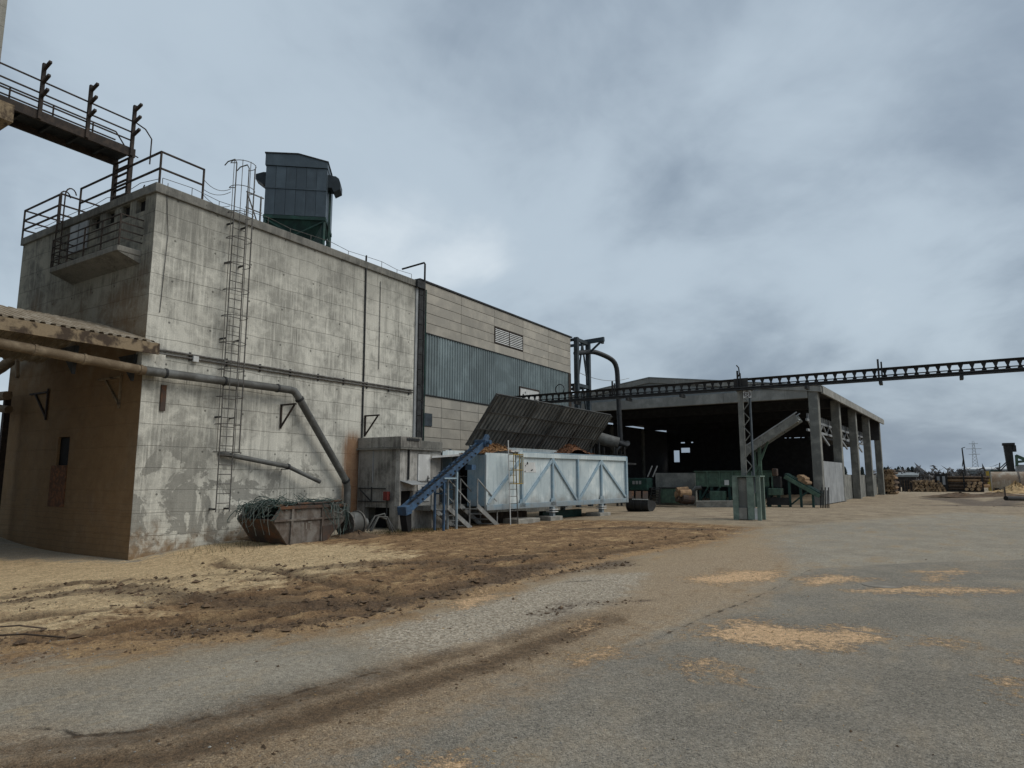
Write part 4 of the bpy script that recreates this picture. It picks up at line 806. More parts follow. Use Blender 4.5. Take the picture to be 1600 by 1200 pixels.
s2 = thing('steel_steps', 'open steel steps rising to the container doorway', 'steps', (-14.2, 20.0, -.15)); stair(19.35, -14.45, .75, 4, s2)
grl = thing('platform_guard_rail', 'thin grey guard rail on the platform in front of the dark doorway', 'railing', (-15, 19.5, .6))
for z in (.55, 1.02): B_().bar((-14.8, 18.6, .6+z), (-14.8, 20.3, .6+z), .03).build('rail', m_galv, grl)
for y in (18.6, 19.45, 20.3): B_().bar((-14.8, y, .55), (-14.8, y, 1.64), .035).build('post', m_galv, grl)
# thin roof over the platform
thr = thing('platform_roof', 'thin white-edged sheet roof over the platform', 'canopy', (-15.4, 19, .6))
pr0, pr1 = PX(675, 714, -15.3), PX(812, 704.5, -13.5)
B_().corr(pr0+V(0, 0, -.03), pr1-pr0, (-1.1, 1.5, .03), (0, 0, 1), .2, .03).build('roof_sheet', m_white, thr); B_().bar(pr0, pr1, .05, .07).build('front_edge', m_white, thr)
for y in (20.0, 20.7, 21.5): B_().bar((-16.4, y, .6), (-16.6, y, 2.7), .09).build('blue_post', m_dblue, thr)
B_().span(-17.2, -17.1, 19.5, 22, .62, 2.6).build('platform_shade_sheet', m_black, thr)  # added black sheet, painted shade under the platform roof

# ================================================================ BLUE INCLINED CONVEYOR
xc = -14.0; cb, ct = PX(632, 797, xc), PX(752, 694, xc)
cv_ = thing('inclined_conveyor', 'strong blue inclined conveyor rising to the container', 'conveyor', (xc, PX(690, 820, xc)[1], -.15))
dC = unit(ct-cb); nC = V(0, -dC[2], dC[1]); wC = .3
for s in (-1, 1): B_().bar(cb+V(s*wC/2, 0, 0), ct+V(s*wC/2, 0, 0), .04, .21).build('side_plate', m_dblue, cv_)
B_().bar(cb+nC*.02, ct+nC*.02, wC-.06, .04).build('belt', m_rubber, cv_)
for q in np.linspace(.12, .9, 12): B_().bar(cb+(ct-cb)*q+V(-wC/2-.03, 0, 0)+nC*.13, cb+(ct-cb)*q+V(wC/2+.03, 0, 0)+nC*.13, .05, .03).build('cross_slat', m_dblue, cv_)
for q in np.linspace(.1, .85, 14): B_().box(cb+(ct-cb)*q+V(wC/2+.03, 0, 0)-nC*.03, (.012, .09, .05)).build('side_slot', m_black, cv_)
B_().box(ct+V(0, .02, .03), (.5, .24, .26)).build('head_box', m_dblue, cv_, bevel=.02); B_().tube(ct+V(.25, 0, .06), ct+V(.42, 0, .06), .08, 12).build('head_motor', m_dblue, cv_, True); B_().bar(ct+V(.1, .05, .1), ct+V(.1, .25, .32), .16).build('gear_box', m_dblue, cv_, bevel=.02)
B_().prism([cb+V(-.18, -.16, .1), cb+V(-.18, .12, .16), cb+V(-.18, .16, -.1), cb+V(-.18, -.1, -.16)], (.36, 0, 0)).build('boot', m_dblue, cv_, bevel=.01); B_().prism([cb+V(-.13, -.08, -.17), cb+V(-.13, .18, -.1), cb+V(-.13, .2, -.66), cb+V(-.13, .04, -.66)], (.26, 0, 0)).build('boot_hopper', m_black, cv_)
for px in (686, 706):
    y = PX(px, 820, xc)[1]; zt_ = cb[2]+(y-cb[1])*dC[2]/dC[1]-.1; q = float(gz(xc, y))-.05
    for s in (-1, 1): B_().bar((xc+s*.19, y, q), (xc+s*.19, y, zt_), .065).build('leg', m_dblue if px < 700 else m_blue, cv_)
    B_().bar((xc-.19, y, zt_-.35), (xc+.19, y, zt_-.35), .05).build('leg_tie', m_dblue, cv_)
y0_, y1_ = PX(686, 820, xc)[1], PX(706, 820, xc)[1]; B_().bar((xc+.19, y0_, 1.55), (xc+.19, y1_, 1.55), .05).build('leg_brace', m_blue, cv_)
B_().box(PX(735, 728, xc)-V(0, 0, .05), (.3, .25, .18)).build('motor_mount', m_dblue, cv_)

# ================================================================ BLUE CHIP CONTAINER
kA = G(865, 812, -.12); ka = R(7); kd = V(math.sin(ka), math.cos(ka), 0); kn_ = V(math.cos(ka), -math.sin(ka), 0)
def K(s, d, z): return V(kA[0], kA[1], 0)+kd*s-kn_*d+V(0, 0, z)
def kbox(mb, s0, s1, d0, d1, z0, z1): return mb.hexa([K(s0, d0, z0), K(s0, d1, z0), K(s1, d1, z0), K(s1, d0, z0), K(s0, d0, z1), K(s0, d1, z1), K(s1, d1, z1), K(s1, d0, z1)][::1])
S0, S1, ZB, ZK, WK = -4.1, 6.02, .50, 2.50, 2.3
kc = thing('blue_chip_container', 'pale blue steel chip container with diagonal braces standing on blocks', 'container', tuple(K(0, 1, -.12)))
nodes = [S0, PL(816, 750, kA, ka)[:2]@kd[:2]-kA[:2]@kd[:2], PL(864, 750, kA, ka)[:2]@kd[:2]-kA[:2]@kd[:2], PL(903.5, 750, kA, ka)[:2]@kd[:2]-kA[:2]@kd[:2], PL(940, 750, kA, ka)[:2]@kd[:2]-kA[:2]@kd[:2], S1]
for a, bq in zip(nodes[:-1], nodes[1:]): kbox(B_(), a+.002, bq-.002, .06, .10, ZB+.05, ZK-.03).build('side_panel', m_pale, kc)
kbox(B_(), S0, S1, WK-.05, WK, ZB, 2.62).build('back_panel', m_pale, kc); kbox(B_(), S1-.05, S1, .1, WK-.05, ZB, ZK).build('end_panel', m_pale, kc); kbox(B_(), S0, S1, .1, WK-.05, ZB, ZB+.05).build('floor', m_steel, kc)
kbox(B_(), S0, S0+.05, .1, .95, ZB, ZK-.1).build('front_end_panel', m_blue, kc); kbox(B_(), S0, S0+.05, 1.75, WK-.05, ZB, ZK-.1).build('front_end_panel', m_blue, kc); kbox(B_(), S0+.5, S0+.55, .9, 1.8, ZB, ZK).build('doorway_shade_sheet', m_black, kc)  # last box is a black sheet painting the doorway's inner shade
B_().bar(K(S0+.0, .04, ZB), K(S1, .04, ZB), .12, .2).build('bottom_rail', m_blue, kc, bevel=.01)
B_().bar(K(nodes[1], .03, ZK-.06), K(S1, .03, ZK-.06), .12, .18).build('top_rail', m_pale, kc, bevel=.01); B_().bar(K(nodes[1], .05, ZK+.06), K(S1, .05, ZK+.06), .1, .03).build('top_lip', m_blue, kc)
for s in nodes[1:-1]: B_().bar(K(s, .02, ZB+.1), K(s, .02, ZK-.15), .11, .1, kn_).build('upright', m_blue, kc, bevel=.008)
B_().bar(K(S1-.05, .02, ZB-.1), K(S1-.05, .02, ZK+.05), .13, .12, kn_).build('corner_post', m_blue, kc); B_().bar(K(S0+.04, .05, ZB-.1), K(S0+.04, .05, ZK-.1), .1, .08, kn_).build('corner_post', m_pale, kc)
for a, c in ((nodes[0], nodes[1]), (nodes[1], nodes[2]), (nodes[3], nodes[2]), (nodes[3], nodes[4]), (nodes[5], nodes[4])):
    B_().bar(K(a+.08*(1 if c > a else -1), .03, ZB+.12), K(c, .03, ZK-.2), .11, .09, kn_).build('diagonal_brace', m_blue, kc, bevel=.008)
B_().prism([K(nodes[1]-.3, -.03, ZK-.1), K(nodes[1]+.0, -.03, ZK-.1), K(nodes[1]+.0, -.03, ZK+.14), K(nodes[1]-.05, -.03, ZK+.14)], -kn_*.06).build('gusset', m_pale, kc)
for s in (nodes[1]+.0, nodes[2], nodes[4]):
    sp_ = B_().prism([K(s-.2, -.02, ZB-.05), K(s+.2, -.02, ZB-.05), K(s+.12, -.02, ZB+.25), K(s-.12, -.02, ZB+.25)], -kn_*.04).build('foot_gusset', m_blue, kc)
for s in (nodes[2], nodes[4]):
    for d_ in (.05, WK-.15):
        ft = B_().bar(K(s, d_, .02), K(s, d_, ZB-.1), .18).build('foot', m_blue, kc); kbox(B_(), s-.2, s+.2, d_-.16, d_+.16, ZB-.22, ZB-.19).build('load_plate', m_white, ft); kbox(B_(), s-.2, s+.2, d_-.16, d_+.16, ZB-.31, ZB-.28).build('load_plate', m_white, ft)
for i, (s0, s1, lab, zt_) in enumerate(((nodes[2]-.42, nodes[2]+.42, 'pale concrete block under the middle foot of the container', .03), (nodes[4]-.45, nodes[4]+.45, 'flat pale concrete pad under the far foot of the container', .02), (nodes[1]-.45, nodes[1]+.9, 'long pale concrete slab lying below the container ladder', .02))):
    zg = -.2; bo = solo(kbox(MB(), s0, s1, -.18, .6, zg, zt_), 'concrete_block', m_block, lab, 'block', tuple(K((s0+s1)/2, 0, zg)))
    md = bo.modifiers.new('bevel', 'BEVEL'); md.width = .025; md.segments = 2
solo(kbox(MB(), nodes[2]-.4, nodes[2]+.4, WK-.5, WK+.2, -.2, .03), 'concrete_block', m_block, 'pale concrete block under the rear middle foot', 'block', tuple(K(nodes[2], WK, -.2)))
solo(kbox(MB(), nodes[2]+.5, nodes[4]-.3, .9, 1.1, -.2, .16), 'steel_trough', m_dgreen, 'low green steel trough lying beneath the container', 'trough', tuple(K(3, 1, -.2)))
solo(kbox(MB(), nodes[1]-1., nodes[2]-.2, 1.2, 1.5, -.2, .2), 'timber_beam', m_bark, 'dark timber beam lying in the shade under the container', 'beam', tuple(K(-1, 1.3, -.2)))
# notice stuck on the side
pa, pb = PL(819.5, 722, kA, ka, .0)@kd-kA@kd, PL(838, 722, kA, ka)@kd-kA@kd
nz0, nz1 = PL(829, 738, kA, ka)[2], PL(829, 722, kA, ka)[2]
nt_ = solo(MB().add([K(pa, .052, nz0), K(pb+.06, .052, nz0), K(pb-.02, .052, nz1), K(pa+.02, .052, nz1-.02), K(pa, .058, nz0), K(pb+.06, .058, nz0), K(pb-.02, .058, nz1), K(pa+.02, .058, nz1-.02)], [(0, 1, 2, 3), (7, 6, 5, 4), (0, 4, 5, 1), (1, 5, 6, 2), (2, 6, 7, 3), (3, 7, 4, 0)]), 'torn_notice', m_white, 'torn white paper notice stuck on the container side', 'notice', tuple(K((pa+pb)/2, .05, nz0)))
for (q, z_, w_, h_) in ((.25, .78, .10, .04), (.3, .9, .05, .06), (.62, .18, .13, .04), (.15, .6, .03, .05), (.1, .05, .05, .04)): B_().bar(K(pa+(pb-pa)*q, .049, nz0+(nz1-nz0)*z_), K(pa+(pb-pa)*q+w_, .049, nz0+(nz1-nz0)*z_+.03), .004, h_).build('dark_tear', m_black, nt_)
# ladder leaning on the container
lda = thing('container_ladder', 'rusty yellow-topped steel ladder fixed to the container side', 'ladder', tuple(K(nodes[1]-.4, -.25, -.13)))
la, lb_ = PL(795.5, 740, kA, ka, -.25)@kd-kA@kd, PL(807, 740, kA, ka, -.25)@kd-kA@kd
for s, zt_ in ((la-.0, 2.95), (lb_, 2.55)): B_().bar(K(s+.02, -.3, -.14), K(s, -.2, zt_), .03).build('rail', m_galv if s != la else m_white, lda)
for z in np.arange(.1, 2.4, .26): B_().bar(K(la, -.27+.03*z, z), K(lb_, -.27+.03*z, z), .022).build('rung', m_galv, lda)
for z in (1.35, 1.85, 2.42):
    B_().path([K(la+.05, -.22, z), K(la-.1, -.55, z), K(lb_-.05, -.6, z), K(lb_+.22, -.3, z), K(lb_+.2, .0, z)], .017, 6).build('hoop', m_yellow, lda)
for s, d_ in ((la-.1, -.55), (la+.2, -.58), (lb_-.05, -.6), (lb_+.22, -.3)): B_().bar(K(s, d_, 1.33), K(s, d_, 2.45), .022).build('cage_bar', m_yellow, lda)
# chips heaped inside
def heap(mb, s0, s1, d0, d1, zf, n=(26, 14), seed=0):
    rr = np.random.RandomState(seed); vs = []
    for i in range(n[0]):
        for j in range(n[1]):
            s, d = s0+(s1-s0)*i/(n[0]-1), d0+(d1-d0)*j/(n[1]-1); vs.append(K(s, d, zf(s, d)+.04*rr.rand()))
    return mb.add(vs, [(i*n[1]+j, (i+1)*n[1]+j, (i+1)*n[1]+j+1, i*n[1]+j+1) for i in range(n[0]-1) for j in range(n[1]-1)])
def chipstuff(mb, zf, s0, s1, d0, d1, n, seed):
    rr = np.random.RandomState(seed)
    for _ in range(n):
        s, d = rr.uniform(s0, s1), rr.uniform(d0, d1); p = K(s, d, zf(s, d)+.05); a = rr.randn(3)*.04; c = rr.randn(3)*.02; mb.add([p-a, p+c, p+a, p-c], [(0, 1, 2, 3)])
    return mb
sA, sB = PL(740, 700, kA, ka, .6)@kd-kA@kd, PL(875, 700, kA, ka, .4)@kd-kA@kd
z_a = lambda s, d: 2.36+.46*math.exp(-((s-(S0+1.2))/.9)**2-((d-.75)/.7)**2)
z_b = lambda s, d: 2.38+.5*math.exp(-((s-(sB+.9))/.75)**2-((d-.55)/.6)**2)+.22*math.exp(-((s-(sB+2.0))/1.1)**2-((d-.5)/.6)**2)
h1 = heap(MB(), S0+.1, nodes[2]-.6, .12, WK-.1, z_a, seed=1); chipstuff(h1, z_a, S0+.1, nodes[2]-.6, .12, 1.6, 900, 2); tag(h1.build('light_wood_chips', m_chip), 'heap of light brown wood chips at the conveyor end of the container', None, None, 'stuff')
h2 = heap(MB(), nodes[2]-.6, S1-.1, .12, WK-.1, z_b, seed=3); chipstuff(h2, z_b, nodes[2]-.5, S1-.1, .12, 1.4, 1400, 4); tag(h2.build('red_bark_chips', m_chipred), 'heap of reddish bark chips at the far end of the container', None, None, 'stuff')
# lid, hinged at the back, propped open
hl, hr, tl, tr = PL(728, 694, kA, ka, WK), PL(918, 704, kA, ka, WK), PL(775, 616, kA, ka, WK-1.35), PL(954, 649, kA, ka, WK-1.35)
nL = unit(np.cross(hr-hl, tl-hl)); nL = nL if nL[0] > 0 and nL[2] < 0.2 else -nL
nL = nL if nL@(CAM-hl) > 0 else -nL
def LP(a, c, o=0.): return (hl*(1-a)+hr*a)*(1-c)+(tl*(1-a)+tr*a)*c+nL*o
lid = MB()
for c in (0., 1.): lid.bar(LP(0, c, -.0), LP(1, c, -.0), .08, .07, nL)
lid = lid.build('lid', m_lidframe, kc, label='dark ribbed sheet-metal lid propped open')
nS = 12
for i in range(nS):
    for c0, c1, o in ((0., .335, 0.), (.33, .675, .012), (.67, 1., .024)):
        a0_, a1_ = i/nS, (i+1)/nS; mb = MB(); kk = 3
        pr = []
        for j in range(kk):
            for fx, h in ((0, 0), (.42, 0), (.5, .065), (.92, .065)): pr.append((a0_+(a1_-a0_)*(j+fx)/kk, h))
        pr.append((a1_, 0)); nn_ = len(pr)
        mb.add([LP(a, c0, o+h) for a, h in pr]+[LP(a, c1, o+h) for a, h in pr], [(j, j+1, nn_+j+1, nn_+j) for j in range(nn_-1)]); mb.build('lid_sheet', m_lid, lid)
for c in (.335, .672): B_().bar(LP(0, c, .09), LP(1, c, .09), .04, .03, nL).build('lid_purlin', m_lidframe, lid)
for a in (.0, .31, .52, .76, 1.): B_().bar(LP(a, 0, .06), LP(a, 1, .06), .1, .09, nL).build('lid_rib', m_lidframe, lid)
for a in (.06, .97):
    p_ = LP(a, .5, -.05); B_().bar(p_, K((p_-kA)@kd, WK-.1, 2.5), .05).build('prop_arm', m_steel, lid)
for a in np.linspace(.03, .97, 7): p_ = LP(a, 0, -.02); B_().bar(p_, V(p_[0], p_[1], 2.55), .07).build('hinge_post', m_blue, lid)
B_().bar(LP(.13, 0, .06)-V(0, 0, .12), LP(1, 0, .06)-V(0, 0, .15), .05, .2).build('hinge_board', m_pale, lid)

# ================================================================ STEEL TOWER FRAME, DUCT, TANK
fr = thing('steel_tower_frame', 'braced blue-grey steel frame at the end of the panel hall', 'steel frame', (-17.2, 34.8, 0))
fx = -17.2; fya, fyb = 34.2, 35.75; fzt = 9.7
for y in (fya, fyb): B_().bar((fx, y, -.1), (fx, y, fzt), .24, .24).build('column', m_bluegrey, fr)
for y in (fya, fyb): B_().bar((fx-2.2, y, -.1), (fx-2.2, y, fzt), .22).build('column', m_bluegrey, fr)
for z in (fzt-.12, 6.9, 4.4): B_().bar((fx, fya, z), (fx, fyb, z), .14, .2).bar((fx-2.2, fya, z), (fx, fya, z), .12, .16).bar((fx-2.2, fyb, z), (fx, fyb, z), .12, .16).build('cross_beam', m_bluegrey, fr)
for za, zb in ((fzt-.2, 6.95), (6.8, 4.5)):
    ym = (fya+fyb)/2
    for y in (fya+.1, fyb-.1): B_().bar((fx, ym, za), (fx, y, zb), .08).build('brace', m_bluegrey, fr)
ce = PY(944, 537, fyb); B_().bar((fx-.2, fyb, fzt), (ce[0], fyb, fzt+.05), .16, .26).build('cantilever_beam', m_bluegrey, fr); B_().bar((fx, fyb, fzt-.75), (fx+.9, fyb, fzt-.05), .1).build('knee_brace', m_bluegrey, fr); B_().box((ce[0]-.12, fyb, fzt-.14), (.14, .2, .14)).build('hoist_stop', m_steel, fr)
du = thing('black_duct_pipe', 'thick dark duct arching out from the steel frame down to the tank', 'duct', tuple(PY(968, 790, 37.6)*V(1, 1, 0)))
d0, d1, d2, d3, d4 = PX(899, 552, -17.3), PY(929, 549, 36.4), PY(957, 561, 37.2), PY(964, 571, 37.5), PY(970, 700, 37.6)
def smoothp(pts, r=.5, n=5):
    out = [np.array(pts[0])]
    for a, b2, c in zip(pts[:-2], pts[1:-1], pts[2:]):
        a, b2, c = map(np.array, (a, b2, c)); p0 = b2+unit(a-b2)*min(r, np.linalg.norm(a-b2)/2); p1 = b2+unit(c-b2)*min(r, np.linalg.norm(c-b2)/2)
        for q in np.linspace(0, 1, n): out.append((1-q)**2*p0+2*q*(1-q)*b2+q*q*p1)
    return out+[np.array(pts[-1])]
B_().path(smoothp([d0, d1, d2, d3+V(0, 0, -.1), d4]), .15, 14).build('duct', m_dkpipe, du, True)
for q in (.3, .6): collar(B_(), d3+(d4-d3)*q, d4-d3, .17, .06).build('duct_collar', m_steel, du)
tk = thing('horizontal_tank', 'grey horizontal cyclone tank on a dark stand behind the lid', 'tank', tuple(PY(950, 780, 36.8)*V(1, 1, 0)))
ta, tb_ = PY(934, 684, 36.2), PY(966, 693, 36.8)
B_().path([ta, tb_], .36, 18, True).build('tank_body', m_pipe, tk, True); B_().path([tb_, tb_+V(.5, .1, .0), d4+V(0, 0, -.1)], .2, 12).build('outlet', m_dkpipe, tk, True); B_().path([ta-unit(tb_-ta)*.25, ta], .2, 18, True, .36).build('cone_end', m_pipe, tk, True)
for p_ in (ta+V(.2, 0, 0), tb_): 
    for dy in (-.3, .3): B_().bar((p_[0], p_[1]+dy, -.1), (p_[0], p_[1]+dy, p_[2]-.3), .1).build('stand_leg', m_steel, tk)
B_().span(ta[0]-.6, tb_[0]+.9, ta[1]-.6, tb_[1]+.5, 2.3, 2.4).build('stand_deck', m_steel, tk)
for x in np.linspace(ta[0]-.6, tb_[0]+.9, 5): B_().bar((x, ta[1]-.6, 2.4), (x, ta[1]-.6, 3.3), .05).build('stand_post', m_steel, tk)
B_().bar((ta[0]-.6, ta[1]-.6, 2.85), (tb_[0]+.9, ta[1]-.6, 2.85), .05).build('stand_rail', m_steel, tk)

# ================================================================ OVERHEAD GIRDER ON A LATTICE POST
gyb = 26.3; gx0, gx1 = -17.3, 15.2; gz0, gz1 = 4.92, 5.40
gd = thing('castellated_girder', 'long dark castellated steel girder spanning across the yard', 'girder', (-6.1, gyb, gz0))
web = MB(); pt = .315; hb = .105; ht = .085
zb_, zt_ = gz0+.06, gz1-.05; zmid = (zb_+zt_)/2; zh0, zh1 = zb_+.07, zt_-.065
n_h = int((gx1-gx0)/pt)
for yy in (gyb-.006, gyb+.006):
    for i in range(n_h):
        x = gx0+i*pt; xm_ = x+pt/2
        web.add([(x, yy, zb_), (x+pt, yy, zb_), (x+pt, yy, zh0), (x, yy, zh0)], [(0, 1, 2, 3)]); web.add([(x, yy, zh1), (x+pt, yy, zh1), (x+pt, yy, zt_), (x, yy, zt_)], [(0, 1, 2, 3)])
        # web post between hexagonal openings: narrow at mid height
        web.add([(x-.075, yy, zh0), (x+.075, yy, zh0), (x+.03, yy, zmid), (x+.075, yy, zh1), (x-.075, yy, zh1), (x-.03, yy, zmid)], [(0, 1, 2, 5), (5, 2, 3, 4)])
web.build('web', m_beam, gd)
B_().span(gx0, gx1, gyb-.1, gyb+.1, gz1-.05, gz1-.03).build('top_flange', m_beam, gd); B_().span(gx0, gx1, gyb-.1, gyb+.1, gz0+.04, gz0+.06).build('bottom_flange', m_beam, gd)
B_().span(gx0, gx1, gyb-.05, gyb-.02, zmid-.075, zmid-.04).build('guide_rail', m_beam, gd); B_().span(gx0, gx1, gyb-.26, gyb-.11, gz0-.02, gz0+.03).build('cable_tray', m_steel, gd); B_().path([(gx0, gyb-.22, gz0+.07), (-6, gyb-.2, gz0+.08), (gx1, gyb-.22, gz0+.07)], .035, 6).build('cable', m_rubber, gd)
for px in (905, 985, 1068, 1262, 1377, 1503):
    x = PY(px, 600, gyb)[0]; B_().box((x, gyb-.2, gz0-.09), (.1, .5, .12)).build('hanger_bracket', m_steel, gd)
for px, k_ in ((1153, 0), (1373, 1), (958, 1)):
    x = PY(px, 580, gyb)[0]; q = MB().bar((x, gyb-.12, gz0), (x, gyb-.12, gz1+.28), .06).bar((x+.1, gyb-.12, gz0), (x+.1, gyb-.12, gz1+.18), .05)
    if k_ == 0: q.path([(x, gyb-.12, gz1), (x+.08, gyb-.12, gz1+.15), (x+.06, gyb-.12, gz1+.4), (x-.02, gyb-.12, gz1+.5)], .025, 6)
    q.build('upright_clamp', m_steel, gd)
x = PY(1158, 600, gyb)[0]; B_().span(x-.25, x+.28, gyb-.115, gyb-.1, gz0+.03, gz1-.02).build('splice_plate', m_beam, gd)
x = PY(878, 612, gyb)[0]; B_().ring((x, gyb-.2, gz1+.1), .22, .02, n=16, ey=V(0, 0, 1)).bar((x+.6, gyb, gz1), (x+.6, gyb, gz1+.3), .1).build('cable_coil', m_rubber, gd)
def post(x, y, label, shared=None):
    p = thing('lattice_post', label, 'post', (x, y, 0))
    for dx in (-.15, .2): B_().bar((x+dx, y, 1.0), (x+dx, y, gz0-.02), .045 if dx > 0 else .17, .2, (0, 1, 0)).build('channel', m_column if dx < 0 else m_bluegrey, p)
    zs = np.arange(1.4, gz0-.1, .3); l_ = MB()
    for i, z in enumerate(zs[:-1]):
        s = 1 if i % 2 else -1; l_.bar((x+.06-.12*s, y-.105, z), (x+.06+.12*s, y-.105, z+.3), .035, .03)
    l_.build('lacing', m_column, p); B_().box((x, y, gz0-.01), (.6, .4, .03)).build('cap_plate', m_beam, p)
    B_().box((x-.1, y, .75), (.5, .5, 1.6)).build('pedestal', m_column, p); B_().box((x, y, 1.62), (1.02, .8, .05)).build('guard_top', m_guard, p)
    for dx in (-.42, .42):
        for dy in (-.34, .34): B_().bar((x+dx, y+dy, -.05), (x+dx, y+dy, 1.595), .2 if dx < 0 else .13, .12, (0, 1, 0)).build('guard_post', m_guard, p)
    B_().box((x+.13, y-.33, .8), (.24, .1, 1.55)).build('guard_post', m_guard, p)
    B_().box((x-.18, y-.345, .24), (.3, .05, .42)).build('concrete_infill', m_block, p); B_().box((x+.27, y-.345, .24), (.22, .05, .42)).build('white_infill', m_white, p)
    B_().box((x+.15, y+.1, 1.72), (.1, .1, .16)).build('anchor_bolt', m_sheetgrey, p)
    return p
po = post(PY(1172, 800, gyb)[0], gyb, 'lattice steel post in a green guard frame carrying the girder')
sgx = PY(1167.5, 616, gyb-.16); sg = thing('square_sign', 'small square sign with two rings at the head of the lattice post', 'sign', tuple(sgx))
B_().box(sgx, (.30, .02, .28)).build('plate', m_white, sg)
rg = M('sign_mark', (.06, .05, .05), (.09, .07, .07), .6, bump=0); rg2 = M('sign_rim', (.28, .24, .23), (.2, .16, .15), .6, bump=0)
B_().ring(sgx+V(0, -.013, 0), .12, .012, n=24, ey=V(0, 0, 1)).build('rim_ring', rg, sg)
for dx in (-.05, .055): B_().ring(sgx+V(dx, -.014, 0), .045, .012, n=16, ey=V(0, 0, 1)).build('ring_mark', rg, sg)
for dz in (-.09, .09): B_().box(sgx+V(0, -.012, dz), (.05, .006, .04)).build('ring_mark', rg, sg)
# ================================================================ OPEN SAW SHED
sa = R(3.0); su = V(math.sin(sa), math.cos(sa), 0); sw = V(-math.cos(sa), math.sin(sa), 0); O = G(1281, 789.5, 0)
def SH(s, l, z): return V(O[0], O[1], 0)+su*s+sw*l+V(0, 0, z)      # depth, leftwards, up
def shb(mb, s0, s1, l0, l1, z0, z1, z0b=None, z1b=None):
    """box; z0b/z1b give other heights at l1"""
    a, c = (z0 if z0b is None else z0b), (z1 if z1b is None else z1b)
    return mb.hexa([SH(s0, l0, z0), SH(s1, l0, z0), SH(s1, l1, a), SH(s0, l1, a), SH(s0, l0, z1), SH(s1, l0, z1), SH(s1, l1, c), SH(s0, l1, c)])
def SP(px, py, s=0.): return PL(px, py, SH(s, 0, 0), sa+R(90))      # on the front plane (or a parallel one)
def lo(p): return (p-V(O[0], O[1], 0))@sw
pe, pr_, fbm = SP(1270, 604), SP(1015, 590), SP(1200, 625.5)
LE, ZE = lo(pe), pe[2]; LR, ZRG = lo(pr_), pr_[2]; LW = 2*LR-LE; ZF = fbm[2]; DS = 26.
cs = [0.]+[float((PL(px, 690, O, sa)-O)@su) for px in (1305, 1333.6, 1354.7, 1371)]
cs = [0.]+[cs[-1]*k_/4 for k_ in (1, 2, 3, 4)]; DS = cs[-1]
shd = thing('open_saw_shed', 'wide open-fronted concrete shed with low gable roof and dark interior', 'shed', tuple(SH(DS/2, LR, 0)))
for i, s in enumerate(cs):
    shb(B_(), s-.02, s+.5, -.25, .27, -.3, ZE-.2).build('column', m_column, shd, bevel=.03); shb(B_(), s, s+.5, LW-.25, LW+.27, -.3, ZE-.55).build('column', m_column, shd)
# roof: slabs, front band, side fascia
for l0, l1 in ((LE-.45, LR), (LR, LW+.45)):
    zl = ZE+.02 if l0 < LR-1 else ZRG; zr_ = ZRG if l0 < LR-1 else ZE+.02
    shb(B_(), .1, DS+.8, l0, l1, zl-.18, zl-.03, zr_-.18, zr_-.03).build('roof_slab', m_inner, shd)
    shb(B_(), -.15, DS+1., l0-.03, l1+.0, zl-.028, zl+.03, zr_-.028, zr_+.03).build('roof_sheet', m_farbuild, shd)
    n_ = 6
    for k_ in range(n_):
        a, c = k_/n_, (k_+1)/n_; la_, lb2 = l0+(l1-l0)*a, l0+(l1-l0)*c; za, zb2 = zl+(zr_-zl)*a, zl+(zr_-zl)*c
        shb(B_(), -.12, .09, la_+.008, lb2-.008, za-.36, za-.032, zb2-.36, zb2-.032).build('gable_band', m_fascia, shd)
    shb(B_(), .02, .08, l0, l1, ZF+.6, max(zl-.37, ZF+.61), ZF+.6, max(zr_-.37, ZF+.61)).build('gable_infill', m_farbuild, shd)
nf_ = 4
for k_ in range(nf_):
    la_, lb2 = .28+(LW-.56)*k_/nf_, .28+(LW-.56)*(k_+1)/nf_
    shb(B_(), -.06, .30, la_+.006, lb2-.006, ZF, ZF+.62).build('front_beam', m_fascia, shd)
for k_ in range(4):
    shb(B_(), cs[k_]+.1, cs[k_+1]+(.098 if k_ < 3 else 1.), LE-.52, LE-.4, ZE-.42, ZE-.01).build('side_fascia', m_fascia, shd)
    shb(B_(), cs[k_]+.31, cs[k_]+.6, .3, LW-.3, ZF+.02, ZF+.6).build('roof_truss_beam', m_inner, shd)
# walls
bh = []
for (a, b2, c, d) in ((1053, 704, 1062, 722), (1064.5, 700, 1078, 707)):
    q0, q1 = PL(a, b2, SH(DS, 0, 0), sa+R(90)), PL(c, d, SH(DS, 0, 0), sa+R(90)); bh.append((lo(q1), lo(q0), q1[2], q0[2]))
for (a, b2, c, d) in ((949, 668, 961, 679), (976, 675.5, 987, 677), (994, 676.2, 1006, 676.9), (1226, 684, 1229, 684.6), (1233, 683.9, 1236, 684.4), (1241, 683.6, 1250, 684.1), (1253, 683.4, 1257, 683.9), (1064, 691, 1070, 692.5), (1080, 690.5, 1083, 692)):
    q0, q1 = PL(a, b2, SH(DS, 0, 0), sa+R(90)), PL(c, d, SH(DS, 0, 0), sa+R(90)); bh.append((lo(q1), lo(q0), q1[2], q0[2]))
wl_ = MB(); l_lo = lo(PL(1311, 700, SH(DS, 0, 0), sa+R(90)))
us = sorted({l_lo, LW, *[h[0] for h in bh], *[h[1] for h in bh]}); zs = sorted({-.2, ZE+1.2, *[h[2] for h in bh], *[h[3] for h in bh]})
us = [u_ for u_ in us if u_ <= LW]
for i in range(len(us)-1):
    for j in range(len(zs)-1):
        um, zm_ = (us[i]+us[i+1])/2, (zs[j]+zs[j+1])/2
        if any(h[0] < um < h[1] and h[2] < zm_ < h[3] for h in bh): continue
        wl_.add([SH(DS, us[i], zs[j]), SH(DS, us[i+1], zs[j]), SH(DS, us[i+1], zs[j+1]), SH(DS, us[i], zs[j+1])], [(0, 1, 2, 3)])
